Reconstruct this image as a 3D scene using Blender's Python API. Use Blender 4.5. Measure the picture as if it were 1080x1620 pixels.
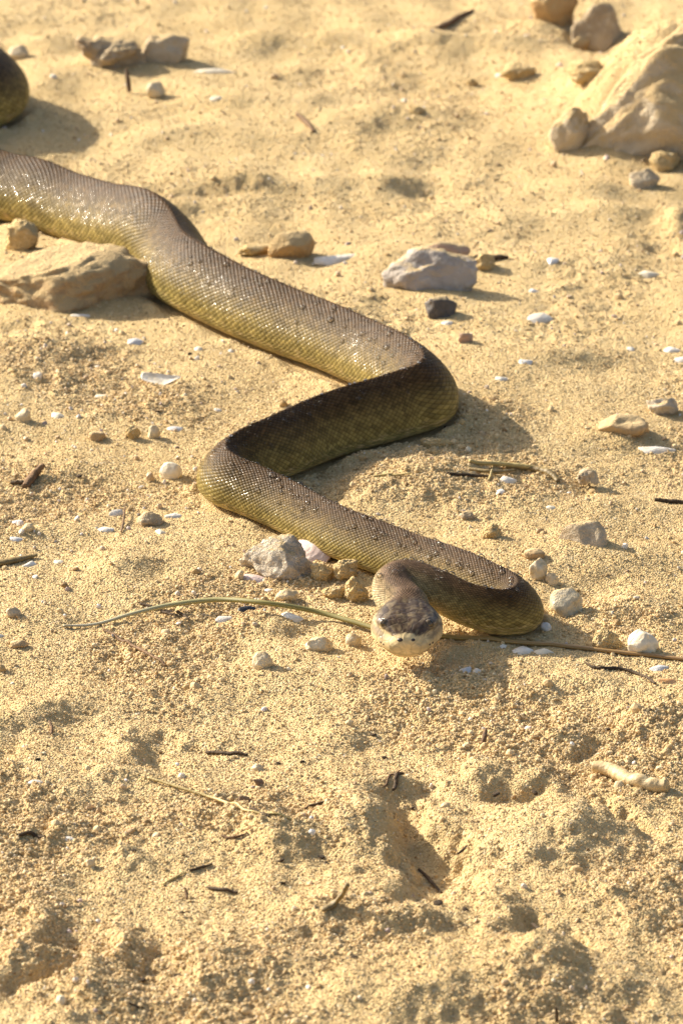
import bpy, bmesh, math, random
import numpy as np
from mathutils import Vector, Matrix, Euler, noise as mnoise

R = math.radians
scene = bpy.context.scene
for o in list(bpy.data.objects):
    bpy.data.objects.remove(o)
COL = scene.collection

# ------------------------------------------------------------------ camera
PITCH = R(20.0)
DIST = 4.0
FPX = 9391.0                      # focal length in photograph pixels (1080 wide)
CAM = Vector((0.0, -DIST * math.cos(PITCH), DIST * math.sin(PITCH)))
cd = bpy.data.cameras.new('camera')
cam = bpy.data.objects.new('camera', cd)
COL.objects.link(cam)
cam.location = CAM
cam.rotation_euler = (math.pi / 2 - PITCH, 0, 0)
cd.sensor_fit = 'VERTICAL'
cd.sensor_height = 36.0
cd.lens = FPX / 1620.0 * 36.0
cd.clip_start = 0.1
cd.clip_end = 2000
cd.dof.use_dof = True
cd.dof.focus_distance = 3.74
cd.dof.aperture_fstop = (cd.lens / 1000.0) / 0.0098
scene.camera = cam

# ------------------------------------------------------------------ light
SUN_EL = R(27.5)
SUN_H = Vector((-0.81, 0.585, 0)).normalized()       # horizontal direction to the sun
w = bpy.data.worlds.new('World')
scene.world = w
w.use_nodes = True
wn = w.node_tree
bg = wn.nodes['Background']
sky = wn.nodes.new('ShaderNodeTexSky')
sky.sky_type = 'NISHITA'
sky.sun_disc = False
sky.sun_elevation = SUN_EL
sky.sun_rotation = math.atan2(SUN_H.x, SUN_H.y)
wn.links.new(sky.outputs[0], bg.inputs[0])
bg.inputs[1].default_value = 0.105
sky.dust_density = 4.0
sky.air_density = 1.0
sky.ozone_density = 1.0
sd = bpy.data.lights.new('sun', 'SUN')
sd.energy = 5.0
sd.angle = R(0.5)
sd.color = (1.0, 0.93, 0.80)
sun = bpy.data.objects.new('sun', sd)
COL.objects.link(sun)
SUN_DIR = Vector((SUN_H.x * math.cos(SUN_EL), SUN_H.y * math.cos(SUN_EL), math.sin(SUN_EL)))
sun.rotation_euler = SUN_DIR.to_track_quat('Z', 'Y').to_euler()
sun.location = SUN_DIR * 3
vs = scene.view_settings
vs.view_transform = 'Standard'
vs.look = 'None'
vs.gamma = 1
vs.exposure = 1.0

# ------------------------------------------------------------------ pixels to points
CP, SP = math.cos(PITCH), math.sin(PITCH)
def ray(px, py):
    u = (px - 540.0) / FPX
    v = (810.0 - py) / FPX
    return Vector((u, CP + v * SP, -SP + v * CP))
def at_z(px, py, z):
    d = ray(px, py)
    t = (z - CAM.z) / d.z
    return CAM + d * t
def mpp(p):                       # metres per photograph pixel at a point
    return ((p - CAM).dot(Vector((0, CP, -SP)))) / FPX
def proj(p):
    q = p - CAM
    dz = q.dot(Vector((0, CP, -SP)))
    return (540 + FPX * q.x / dz, 810 - FPX * q.dot(Vector((0, SP, CP))) / dz)

# ------------------------------------------------------------------ numpy noise
def _hash(ix, iy, seed):
    h = (ix.astype(np.int64) * 374761393 + iy.astype(np.int64) * 668265263 + seed * 1442695041) & 0xffffffff
    h = ((h ^ (h >> 13)) * 1274126177) & 0xffffffff
    h = ((h ^ (h >> 16)) * 2246822519) & 0xffffffff
    return (h ^ (h >> 15)) & 0xffffffff
def perlin(x, y, seed=0):
    x0 = np.floor(x); y0 = np.floor(y)
    fx = x - x0; fy = y - y0
    ix = x0.astype(np.int64); iy = y0.astype(np.int64)
    u = fx * fx * fx * (fx * (fx * 6 - 15) + 10)
    v = fy * fy * fy * (fy * (fy * 6 - 15) + 10)
    def g(i, j):
        a = _hash(ix + i, iy + j, seed) * (2 * math.pi / 4294967296.0)
        return np.cos(a) * (fx - i) + np.sin(a) * (fy - j)
    n0 = g(0, 0) * (1 - u) + g(1, 0) * u
    n1 = g(0, 1) * (1 - u) + g(1, 1) * u
    return (n0 * (1 - v) + n1 * v) * 1.5
def sstep(a, b, x):
    t = np.clip((x - a) / (b - a), 0, 1)
    return t * t * (3 - 2 * t)

# ------------------------------------------------------------------ terrain
# lumps and hollows: px, py, half width px, half depth px (in the picture), height mm, turn, sharpness
FEAT = [
    # foot marks in the foreground
    (664, 1340, 58, 66, -15, 15, 3), (690, 1425, 45, 26, -9, 0, 2), (588, 1310, 60, 70, 9, 10, 2),
    (560, 1440, 110, 32, 8, 10, 2), (640, 1478, 100, 22, 7, -8, 2),
    (690, 1250, 60, 22, -7, 0, 2), (640, 1232, 40, 14, 5, 0, 2),
    (770, 1228, 55, 24, 7, 0, 2), (822, 1262, 40, 18, -9, 0, 2), (850, 1225, 36, 22, 6, 0, 2),
    (800, 1330, 70, 34, 7, 0, 2), (800, 1372, 42, 16, -5, 0, 2), (700, 1300, 30, 18, 5, 0, 2),
    (905, 1310, 60, 40, 8, 0, 2), (985, 1290, 26, 40, -9, 35, 2), (925, 1345, 70, 20, 4, 0, 2),
    (815, 1455, 28, 34, 7, 35, 2), (862, 1478, 22, 26, -11, 35, 2), (770, 1490, 40, 26, 5, 0, 2),
    (880, 1565, 60, 42, 10, 20, 2), (955, 1600, 50, 36, -13, 35, 2), (720, 1560, 160, 60, 6, 0, 2),
    (450, 1335, 80, 30, 8, -15, 2), (505, 1352, 42, 22, -11, 0, 2), (470, 1425, 50, 20, -6, 0, 2),
    (430, 1420, 50, 18, 5, 0, 2), (250, 1190, 60, 26, -8, 0, 2), (200, 1170, 45, 20, 5, 0, 2),
    (300, 1165, 60, 12, 4, 0, 2), (90, 1120, 55, 22, 6, 0, 2), (120, 1140, 40, 22, -7, 0, 2), (30, 1150, 50, 20, 5, 0, 2),
    (15, 1190, 40, 20, -6, 0, 2), (590, 1165, 60, 16, -6, 0, 2), (540, 1155, 40, 12, 4, 0, 2),
    (370, 1305, 60, 10, 4, 0, 2), (110, 1300, 50, 16, -5, 0, 2), (70, 1330, 60, 12, 4, 0, 2),
    (210, 1365, 30, 12, 5, 0, 2), (100, 1480, 30, 42, -7, 20, 2), (70, 1460, 40, 40, 5, 0, 2),
    (235, 1500, 26, 40, -7, 15, 2), (200, 1510, 30, 40, 4, 0, 2), (230, 1548, 22, 14, -9, 0, 2),
    (40, 1535, 50, 26, 11, 0, 2), (75, 1565, 40, 14, -12, 0, 2), (120, 1590, 60, 26, 11, 0, 2), (20, 1580, 40, 16, -8, 0, 2),
    (110, 1612, 60, 12, -8, 0, 2), (330, 1560, 90, 40, 5, 0, 2), (1000, 1430, 90, 40, 6, 0, 2),
    (930, 1180, 50, 16, -6, 0, 2), (890, 1170, 40, 14, 5, 0, 2), (1030, 1150, 60, 22, 5, 0, 2),
    (480, 1240, 60, 16, 3, 0, 2), (180, 1240, 80, 18, 3, 0, 2), (740, 1500, 30, 18, -5, 0, 2),
    # around the head
    (180, 890, 60, 22, 7, 0, 2), (250, 905, 36, 16, -4, 0, 2), (60, 960, 60, 18, 4, 0, 2), (330, 1075, 120, 20, 3, 0, 2),
    (430, 985, 50, 12, 5, 0, 2), (470, 1000, 40, 10, -5, 0, 2), (720, 1030, 30, 8, 3, 0, 2),
    (960, 880, 120, 26, 8, 0, 2), (930, 935, 60, 18, -6, 0, 2), (1010, 960, 60, 20, 6, 0, 2), (900, 1090, 120, 18, 4, 0, 2),
    (120, 735, 120, 30, 6, 0, 2), (100, 830, 110, 20, 5, 0, 2), (230, 850, 60, 14, 4, 0, 2),
    # the bank in the crook of the snake
    (660, 770, 110, 38, 11, -8, 2), (560, 748, 60, 16, -5, 0, 2), (820, 800, 90, 24, 6, 0, 2), (910, 780, 40, 18, -5, 0, 2),
    (1000, 690, 90, 24, 7, 0, 2), (960, 720, 60, 14, -4, 0, 2), (940, 590, 60, 14, -4, 0, 2), (880, 570, 70, 14, 5, 0, 2),
    (1000, 800, 80, 16, 6, 0, 2), (1010, 850, 90, 14, -4, 0, 2),
    # behind
    (110, 440, 150, 40, 16, 0, 2), (60, 560, 80, 16, 5, 0, 2), (120, 580, 30, 12, -5, 0, 2), (20, 530, 40, 14, -5, 0, 2),
    (200, 490, 80, 12, 4, 0, 2), (370, 290, 120, 12, 6, 0, 2), (330, 305, 110, 8, -6, 0, 2),
    (600, 290, 120, 16, 7, 0, 2), (660, 295, 40, 10, -6, 0, 2), (900, 300, 90, 16, 6, 0, 2), (1000, 330, 70, 14, 7, 0, 2),
    (1050, 380, 40, 14, -7, 0, 2), (1075, 345, 26, 18, 10, 0, 2), (400, 165, 120, 16, 8, 0, 2), (250, 220, 90, 14, 6, 0, 2),
    (640, 190, 140, 18, 7, 0, 2), (480, 60, 160, 20, 10, 0, 2), (140, 60, 140, 12, 6, 0, 2), (740, 70, 120, 18, 12, 0, 2),
    (1010, 230, 90, 12, 8, 0, 2), (1150, 170, 190, 70, 85, 12, 2), (1020, 190, 80, 30, 22, 20, 2), (940, 60, 40, 16, -14, 0, 2),
    (850, 40, 70, 16, 10, 0, 2), (830, 340, 60, 14, 5, 0, 2), (880, 420, 70, 12, 5, 0, 2), (560, 400, 90, 14, 4, 0, 2),
]
_F = []
for (px, py, rx, ry, amp, ang, p) in FEAT:
    c = at_z(px, py, 0)
    s = mpp(c)
    if py > 1080: amp *= 1.35 if (px, py) in ((664, 1340), (588, 1310), (985, 1290), (862, 1478), (815, 1455)) else (1.3 if amp > 0 else 0.72)
    _F.append((c.x, c.y, rx * s, ry * s / SP, amp * 0.001, R(ang), p))

def low(x, y):
    x = np.asarray(x, float); y = np.asarray(y, float)
    # the foreground crumbles into coarser lumps
    z = 0.010 * perlin(x * 2.6, y * 1.9, 3) + 0.005 * perlin(x * 6.5 + 9, y * 5.0, 4)
    z = z + 0.0028 * perlin(x * 15, y * 12, 5)
    far = np.maximum(np.hypot(x, y) - 1.6, 0)
    z = z + np.minimum(far * 0.05, 0.5) * perlin(x * 0.31 + 7, y * 0.27 + 3, 17)
    z = z + 0.004 * sstep(0.2, 0.7, y) * perlin(x * 22 + 4, y * 15, 6)
    fore = sstep(-0.15, -0.45, y)
    wpx = 0.010 * perlin(x * 24, y * 17, 91) + 0.006 * perlin(x * 60, y * 44, 92) + 0.003 * perlin(x * 140, y * 100, 93)
    wpy = 0.016 * perlin(x * 24 + 50, y * 17, 94) + 0.009 * perlin(x * 60 + 50, y * 44, 95) + 0.004 * perlin(x * 140 + 50, y * 100, 96)
    ax = x + wpx * (0.4 + 0.6 * fore); ay = y + wpy * (0.4 + 0.6 * fore)
    # crumbled ridges in the trampled foreground
    rg = 1 - np.abs(perlin(ax * 13 + 3, ay * 9 + 8, 97)) * 2.2
    z = z + fore * (0.0045 * np.clip(rg, -0.4, 1) * sstep(-0.25, 0.35, perlin(x * 5 + 1, y * 4, 98)) + 0.0022 * perlin(ax * 34, ay * 26, 99))
    for (cx, cy, rx, ry, a, ang, p) in _F:
        dx = ax - cx; dy = ay - cy
        ca, sa = math.cos(ang), math.sin(ang)
        q = np.sqrt(((dx * ca + dy * sa) / rx) ** 2 + ((-dx * sa + dy * ca) / ry) ** 2)
        z = z + a * np.exp(-q ** p)
    return z

def detail(x, y):
    near = sstep(0.0, -0.45, y)
    m = sstep(-0.1, 0.35, perlin(x * 7 + 31, y * 6 - 4, 8))        # crumbly areas
    wx = x + 0.006 * perlin(x * 40, y * 40, 21); wy = y + 0.006 * perlin(x * 40 + 5, y * 40, 22)
    z = 0.0017 * (0.6 + 0.9 * m) * perlin(wx * 38, wy * 34, 9)
    r = perlin(wx * 62 + 3, wy * 58, 10)
    z = z + (0.0006 + 0.0021 * m) * np.maximum(r, -0.15)
    r2 = perlin(wx * 120, wy * 112, 11)
    z = z + (0.0005 + 0.0012 * m + 0.0004 * near) * r2
    z = z + (0.0004 + 0.0006 * m + 0.0002 * near) * perlin(x * 240, y * 230, 12)
    # small sharp hollows
    h = perlin(wx * 24 + 60, wy * 20, 13)
    z = z - 0.0048 * np.clip(h - 0.5, 0, 1)
    return z * (0.80 - 0.40 * sstep(0.15, 0.8, y))

# ------------------------------------------------------------------ the snake's line over the sand
# centre pixel of the body, radius mm, lift mm, from the tail to the neck
SPINE = [
    (-800, 110, 3, 0), (-700, 80, 8, 0), (-560, 60, 15, 0), (-420, 68, 21, 0), (-250, 82, 26, 0), (-100, 98, 28, 0), (-32, 108, 28, 0),
    (-8, 128, 28, 0), (-30, 150, 28, 0), (-110, 162, 28, 0), (-210, 172, 28, 0), (-290, 190, 28, 0), (-322, 215, 28, 0), (-285, 240, 28, 0),
    (-200, 255, 28, 0), (-100, 268, 27.5, 0), (0, 287, 27.5, 0), (100, 314, 27, 0), (190, 344, 27, 0), (262, 376, 28.5, 0),
    (300, 426, 27.5, 0), (400, 479, 26.2, 0), (500, 519, 25.4, 0), (580, 552, 25, 0), (640, 580, 24.6, 0), (668, 604, 24.4, 0),
    (662, 624, 24.3, 0), (625, 637, 24.1, 0), (550, 658, 23.8, 0), (480, 683, 23.2, 0), (420, 708, 22.4, 0),
    (378, 725, 21.2, 0), (357, 741, 20, 0), (365, 756, 19.2, 0), (405, 773, 18.6, 0), (450, 793, 18.2, 0), (560, 846, 17.8, 0),
    (640, 876, 17.5, 0), (720, 902, 17.1, 0), (778, 926, 16.8, 0), (812, 944, 16.6, 0), (817, 961, 16.4, 0),
    (796, 968, 15.6, 1.5), (752, 958, 14.7, 6), (704, 936, 13.7, 13), (664, 918, 13.3, 19), (636, 911, 13.3, 22), (622, 921, 13.4, 21), (626, 940, 13.5, 17),
]
KC = 0.94                                                          # height of the middle of the body over its radius
def kb_of(lift): return 0.62 + 0.26 * sstep(0.0, 0.012, lift)      # height of the widest line
pts = []
for (px, py, r, lf) in SPINE:
    p = at_z(px, py, 0.02)
    for _ in range(5):
        p = at_z(px, py, float(low(p.x, p.y)) + r * 0.001 * KC + lf * 0.001)
    pts.append((p.x, p.y, r * 0.001, lf * 0.001))
zh = float(low(*at_z(650, 1035, 0)[:2]))
HEAD0 = at_z(644, 962, zh + 0.0265)                                 # where neck becomes head
HEAD_LEN = 0.052
HEAD_DIR = Vector((-0.02, -0.985, -0.15)).normalized()
pts = np.array(pts)

def catmull(P, n):
    P = np.vstack([2 * P[0] - P[1], P, 2 * P[-1] - P[-2]])
    out = []
    for i in range(1, len(P) - 2):
        p0, p1, p2, p3 = P[i - 1:i + 3]
        d = [max(np.linalg.norm((b - a)[:3]) ** 0.5, 1e-5) for a, b in ((p0, p1), (p1, p2), (p2, p3))]
        t0 = 0; t1 = d[0]; t2 = t1 + d[1]; t3 = t2 + d[2]
        for t in np.linspace(t1, t2, n, endpoint=False):
            a1 = (t1 - t) / (t1 - t0) * p0 + (t - t0) / (t1 - t0) * p1
            a2 = (t2 - t) / (t2 - t1) * p1 + (t - t1) / (t2 - t1) * p2
            a3 = (t3 - t) / (t3 - t2) * p2 + (t - t2) / (t3 - t2) * p3
            b1 = (t2 - t) / (t2 - t0) * a1 + (t - t0) / (t2 - t0) * a2
            b2 = (t3 - t) / (t3 - t1) * a2 + (t - t1) / (t3 - t1) * a3
            out.append((t2 - t) / (t2 - t1) * b1 + (t - t1) / (t2 - t1) * b2)
    out.append(P[-2])
    return np.array(out)

# xy + radius + lift + absolute z
def smooth1(a, k):
    ker = np.hanning(2 * k + 1); ker /= ker.sum()
    return np.convolve(np.pad(a, k, mode='edge'), ker, mode='valid')
C0 = catmull(np.column_stack([pts[:, 0], pts[:, 1], np.zeros(len(pts)), pts[:, 2], pts[:, 3]]), 40)
zb = low(C0[:, 0], C0[:, 1])
kbc = kb_of(C0[:, 4])
cz = zb + C0[:, 3] * kbc + C0[:, 4]
body = np.column_stack([C0[:, 0], C0[:, 1], cz, C0[:, 3], kbc])
# lead into the head with a short curve
a = Vector(body[-1, :3]); ta = (Vector(body[-1, :3]) - Vector(body[-25, :3])).normalized()
L_ = (HEAD0 - a).length
lead = []
for t in np.linspace(0, 1, 40)[1:].tolist():
    h0 = 2 * t**3 - 3 * t**2 + 1; h1 = t**3 - 2 * t**2 + t; h2 = -2 * t**3 + 3 * t**2; h3 = t**3 - t**2
    q = h0 * a + h1 * ta * L_ * 1.3 + h2 * HEAD0 + h3 * HEAD_DIR * L_ * 1.3
    lead.append((q.x, q.y, q.z, 0.0135 + (0.0138 - 0.0135) * t, 0.88))
body = np.vstack([body, np.array(lead)])
def resample(P, step):
    d = np.r_[0, np.cumsum(np.linalg.norm(np.diff(P[:, :3], axis=0), axis=1))]
    n = int(d[-1] / step)
    s = np.linspace(0, d[-1], n)
    return np.column_stack([np.interp(s, d, P[:, k]) for k in range(P.shape[1])]), s
spine, sarc = resample(body, 0.0013)
for k in range(3):
    e0, e1 = spine[0, k], spine[-1, k]
    sm = smooth1(spine[:, k], 9 if k < 2 else 22)
    spine[:, k] = sm; spine[-1, k] = e1
base_z = spine[:, 2] - spine[:, 3] * spine[:, 4]                            # underside of the body
spine_lift = base_z - smooth1(low(spine[:, 0], spine[:, 1]), 22)

# ground grid ------------------------------------------------------
def axis(a0, a1, step, mids, outs):
    left = sorted([-o for o in outs] + [a0 - m for m in mids])
    right = sorted([a1 + m for m in mids] + outs)
    return np.array(left + list(np.arange(a0, a1 + step * 0.5, step)) + right)
outs = [2.6, 4, 7, 12, 20, 40, 90, 200, 450]
mids = list(np.arange(0.008, 0.25, 0.008)) + list(np.arange(0.26, 1.2, 0.03))
XS = axis(-0.44, 0.40, 0.0014, mids, outs)
YS = axis(-0.95, 1.45, 0.0022, mids, outs)
GX, GY = np.meshgrid(XS, YS)
Z = low(GX, GY)
DT = detail(GX, GY) * (1 - sstep(1.8, 3.0, np.hypot(GX, GY)))
# distance to the snake on a coarse grid
cx = np.arange(-1.1, 0.6, 0.005); cy = np.arange(-0.5, 1.8, 0.005)
CX, CY = np.meshgrid(cx, cy)
on = np.where(spine_lift < 0.004)[0][::4]
best = np.full(CX.shape, 9.0); bz = np.zeros(CX.shape); br = np.full(CX.shape, .02)
for i in on:
    d = np.hypot(CX - spine[i, 0], CY - spine[i, 1])
    m = d < best
    best[m] = d[m]; bz[m] = base_z[i]; br[m] = spine[i, 3]
def bil(grid, xs, ys, x, y):
    x = np.clip(x, xs[0], xs[-1] - 1e-9); y = np.clip(y, ys[0], ys[-1] - 1e-9)
    i = np.clip(np.searchsorted(xs, x, side='right') - 1, 0, len(xs) - 2)
    j = np.clip(np.searchsorted(ys, y, side='right') - 1, 0, len(ys) - 2)
    fx = (x - xs[i]) / (xs[i + 1] - xs[i]); fy = (y - ys[j]) / (ys[j + 1] - ys[j])
    return (grid[j, i] * (1 - fx) * (1 - fy) + grid[j, i + 1] * fx * (1 - fy) + grid[j + 1, i] * (1 - fx) * fy + grid[j + 1, i + 1] * fx * fy)
dist = bil(best, cx, cy, GX, GY); dz_ = bil(bz, cx, cy, GX, GY); dr = bil(br, cx, cy, GX, GY)
q = dist / np.maximum(dr, 0.002)
wgt = sstep(0.72, 1.12, q)
Z = (dz_ - 0.0002) * (1 - wgt) + (Z + DT) * wgt
Z = Z + 0.0042 * np.exp(-((q - 1.25) / 0.22) ** 2) * sstep(-.3, .4, perlin(GX * 30, GY * 30, 40))
def gz(x, y):
    return bil(Z, XS, YS, np.asarray(x, float), np.asarray(y, float))
def snake_q(x, y):
    return bil(best, cx, cy, x, y) / np.maximum(bil(br, cx, cy, x, y), .002)
def G(px, py):
    p = at_z(px, py, 0)
    for _ in range(8):
        p = at_z(px, py, float(gz(p.x, p.y)))
    return p

# ------------------------------------------------------------------ mesh helpers
def mesh_np(name, V, F, smooth=True):
    me = bpy.data.meshes.new(name)
    V = np.asarray(V, np.float32); F = np.asarray(F, np.int32)
    k = F.shape[1]
    me.vertices.add(len(V)); me.vertices.foreach_set('co', V.ravel())
    me.loops.add(F.size); me.loops.foreach_set('vertex_index', F.ravel())
    me.polygons.add(len(F))
    me.polygons.foreach_set('loop_start', np.arange(0, F.size, k, dtype=np.int32))
    me.polygons.foreach_set('loop_total', np.full(len(F), k, np.int32))
    me.polygons.foreach_set('use_smooth', np.full(len(F), smooth))
    me.update(calc_edges=True)
    return me
def link(name, me, mat, parent=None):
    o = bpy.data.objects.new(name, me)
    COL.objects.link(o)
    if me is not None and mat is not None:
        if len(me.materials) == 0:
            me.materials.append(mat)
    if parent is not None:
        o.parent = parent
    return o
def tag(o, label, cat, group=None, kind=None):
    if label: o['label'] = label
    if cat: o['category'] = cat
    if group: o['group'] = group
    if kind: o['kind'] = kind
    return o
def grid_faces(nr, nc, wrap=False):
    j, i = np.meshgrid(np.arange(nr - 1), np.arange(nc if wrap else nc - 1), indexing='ij')
    i2 = (i + 1) % nc
    return np.stack([j * nc + i, j * nc + i2, (j + 1) * nc + i2, (j + 1) * nc + i], -1).reshape(-1, 4)

# ------------------------------------------------------------------ materials
def new_mat(name):
    m = bpy.data.materials.new(name); m.use_nodes = True
    nt = m.node_tree
    b = nt.nodes['Principled BSDF']
    return m, nt, b
class N:
    def __init__(s, nt): s.nt = nt
    def node(s, t, **kw):
        n = s.nt.nodes.new(t)
        for k, v in kw.items(): setattr(n, k, v)
        return n
    def set(s, sock, v):
        if isinstance(v, bpy.types.NodeSocket): s.nt.links.new(v, sock)
        elif sock.type == 'RGBA' and isinstance(v, float): sock.default_value = (v, v, v, 1)
        else: sock.default_value = v
    def math(s, op, a, b=0.0, c=None):
        n = s.node('ShaderNodeMath', operation=op)
        s.set(n.inputs[0], a); s.set(n.inputs[1], b)
        if c is not None: s.set(n.inputs[2], c)
        return n.outputs[0]
    def mix(s, f, a, b, blend='MIX'):
        n = s.node('ShaderNodeMix', data_type='RGBA', blend_type=blend)
        s.set(n.inputs['Factor'], f); s.set(n.inputs[6], a); s.set(n.inputs[7], b)
        return n.outputs[2]
    def noise(s, vec, scale, detail=4, rough=0.55):
        n = s.node('ShaderNodeTexNoise')
        s.set(n.inputs['Vector'], vec); n.inputs['Scale'].default_value = scale
        n.inputs['Detail'].default_value = detail; n.inputs['Roughness'].default_value = rough
        return n.outputs['Fac']
    def vor(s, vec, scale, feature='F1'):
        n = s.node('ShaderNodeTexVoronoi', feature=feature)
        s.set(n.inputs['Vector'], vec); n.inputs['Scale'].default_value = scale
        return n
    def ramp(s, f, stops):
        n = s.node('ShaderNodeValToRGB')
        e = n.color_ramp.elements
        while len(e) < len(stops): e.new(0.5)
        for k, (p, c) in enumerate(stops):
            e[k].position = p; e[k].color = (*c, 1) if len(c) == 3 else c
        s.set(n.inputs[0], f)
        return n.outputs[0]
    def sst(s, v, a, b):
        n = s.node('ShaderNodeMapRange', interpolation_type='SMOOTHSTEP')
        s.set(n.inputs[0], v); n.inputs[1].default_value = a; n.inputs[2].default_value = b
        return n.outputs[0]
    def bump(s, h, strength, dist, normal=None):
        n = s.node('ShaderNodeBump')
        s.set(n.inputs['Height'], h); n.inputs['Strength'].default_value = strength; n.inputs['Distance'].default_value = dist
        if normal is not None: s.set(n.inputs['Normal'], normal)
        return n.outputs[0]
def rgba(c): return (*c, 1.0)
def rmath_random(n):
    return n.node('ShaderNodeObjectInfo').outputs['Random']

SAND_A, SAND_B, SAND_C = (0.55, 0.392, 0.192), (0.475, 0.328, 0.150), (0.61, 0.456, 0.245)
def sand_material():
    m, nt, b = new_mat('sand')
    n = N(nt)
    vec = n.node('ShaderNodeTexCoord').outputs['Object']
    big = n.noise(vec, 5.5, 4)
    mid = n.noise(vec, 38, 4)
    c = n.mix(n.sst(big, 0.35, 0.68), rgba(SAND_A), rgba(SAND_B))
    c = n.mix(n.math('MULTIPLY', n.sst(mid, 0.45, 0.72), 0.6), c, rgba(SAND_C))
    v = n.vor(vec, 760)
    rnd = n.node('ShaderNodeSeparateColor'); nt.links.new(v.outputs['Color'], rnd.inputs[0])
    g = n.ramp(rnd.outputs[0], [(0.0, (0.36, 0.24, 0.09)), (0.12, (0.45, 0.31, 0.125)), (0.5, (0.54, 0.39, 0.165)), (0.8, (0.58, 0.425, 0.19)), (0.95, (0.62, 0.48, 0.26)), (1.0, (0.74, 0.64, 0.46))])
    c = n.mix(0.45, c, g)
    b.inputs['Roughness'].default_value = 0.92
    b.inputs['Specular IOR Level'].default_value = 0.2
    n.set(b.inputs['Base Color'], c)
    h = n.math('SUBTRACT', 1.0, n.math('MULTIPLY', v.outputs['Distance'], 1.3))
    h2 = n.noise(vec, 300, 3)
    nb = n.bump(h2, 0.8, 0.0012)
    n.set(b.inputs['Normal'], n.bump(h, 0.9, 0.0010, nb))
    return m
def grain_material():
    m, nt, b = new_mat('sand_grain')
    n = N(nt)
    r = rmath_random(n)
    c = n.ramp(r, [(0.0, (0.22, 0.13, 0.05)), (0.06, (0.41, 0.27, 0.11)), (0.3, (0.53, 0.372, 0.175)), (0.62, (0.585, 0.42, 0.21)), (0.90, (0.63, 0.47, 0.25)), (0.985, (0.64, 0.51, 0.29)), (1.0, (0.76, 0.66, 0.48))])
    n.set(b.inputs['Base Color'], c)
    b.inputs['Roughness'].default_value = 0.75
    b.inputs['Specular IOR Level'].default_value = 0.3
    return m
def rock_material(name, c1, c2, c3, scale=30.0, bump=0.004, rough=0.85, cap=0.72):
    c1, c2, c3 = [(c_[0], c_[1] * 0.94, c_[2] * 0.82) for c_ in (c1, c2, c3)]
    m, nt, b = new_mat(name)
    n = N(nt)
    vec = n.node('ShaderNodeTexCoord').outputs['Object']
    a = n.noise(vec, scale, 5, 0.6)
    d = n.noise(vec, scale * 3.3, 6, 0.65)
    c = n.mix(n.sst(a, 0.38, 0.62), rgba(c1), rgba(c2))
    c = n.mix(n.sst(d, 0.52, 0.74), c, rgba(c3))
    if cap:
        gn = n.node('ShaderNodeNewGeometry'); sz = n.node('ShaderNodeSeparateXYZ'); nt.links.new(gn.outputs['Normal'], sz.inputs[0])
        up = n.math('ADD', sz.outputs[2], n.math('MULTIPLY', n.math('SUBTRACT', d, 0.5), 0.4))
        c = n.mix(n.sst(up, cap, cap + 0.25), c, rgba(SAND_A))
    n.set(b.inputs['Base Color'], c)
    b.inputs['Roughness'].default_value = rough
    b.inputs['Specular IOR Level'].default_value = 0.3
    h = n.math('ADD', n.math('MULTIPLY', a, 0.5), d)
    h = n.math('ADD', h, n.math('MULTIPLY', n.noise(vec, 500, 3), 0.35))
    n.set(b.inputs['Normal'], n.bump(h, 0.9, bump))
    return m
def plain_material(name, c1, c2, scale=120.0, rough=0.5, bump=0.0008, spec=0.4):
    m, nt, b = new_mat(name)
    n = N(nt)
    vec = n.node('ShaderNodeTexCoord').outputs['Object']
    a = n.noise(vec, scale, 4)
    n.set(b.inputs['Base Color'], n.mix(n.sst(a, 0.35, 0.68), rgba(c1), rgba(c2)))
    b.inputs['Roughness'].default_value = rough
    b.inputs['Specular IOR Level'].default_value = spec
    n.set(b.inputs['Normal'], n.bump(n.noise(vec, scale * 2.5, 4), 0.7, bump))
    return m

M = {}
M['sand'] = sand_material()
M['grain'] = grain_material()
M['clod'] = sand_material(); M['clod'].name = 'sandy_clod'
M['sandrock'] = rock_material('sandy_rock', (0.55, 0.37, 0.18), (0.42, 0.265, 0.125), (0.60, 0.43, 0.23), 40, 0.006, 0.95, 0.3)
M['sandlump'] = rock_material('sandy_lump', (0.55, 0.41, 0.24), (0.47, 0.33, 0.19), (0.42, 0.28, 0.15), 90, 0.005, 0.95, 0.35)
M['tanstone'] = rock_material('tan_stone', (0.50, 0.36, 0.20), (0.44, 0.30, 0.16), (0.6, 0.46, 0.28), 70, 0.002, 0.8)
M['boulder'] = rock_material('pale_boulder', (0.62, 0.54, 0.42), (0.54, 0.45, 0.33), (0.60, 0.48, 0.30), 22, 0.008, 0.9, 0.3)
M['greyrock'] = rock_material('mauve_grey_rock', (0.48, 0.43, 0.40), (0.34, 0.30, 0.28), (0.62, 0.57, 0.52), 50, 0.003, 0.7)
M['pinkrock'] = rock_material('pink_rock', (0.52, 0.34, 0.24), (0.46, 0.33, 0.26), (0.60, 0.48, 0.38), 50, 0.003, 0.75)
M['brownrock'] = rock_material('brown_rock', (0.52, 0.43, 0.31), (0.38, 0.29, 0.19), (0.62, 0.53, 0.40), 40, 0.005, 0.85)
M['palerock'] = rock_material('pale_rock', (0.54, 0.46, 0.35), (0.46, 0.36, 0.24), (0.62, 0.54, 0.42), 55, 0.004, 0.8)
M['whitestone'] = rock_material('white_stone', (0.66, 0.58, 0.43), (0.58, 0.46, 0.28), (0.74, 0.68, 0.56), 70, 0.002, 0.6)
M['slate'] = rock_material('dark_grey_stone', (0.10, 0.09, 0.085), (0.16, 0.14, 0.13), (0.22, 0.19, 0.17), 80, 0.002, 0.6)
M['coral'] = rock_material('coral_stone', (0.66, 0.60, 0.52), (0.50, 0.42, 0.32), (0.76, 0.72, 0.66), 90, 0.005, 0.85)
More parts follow.
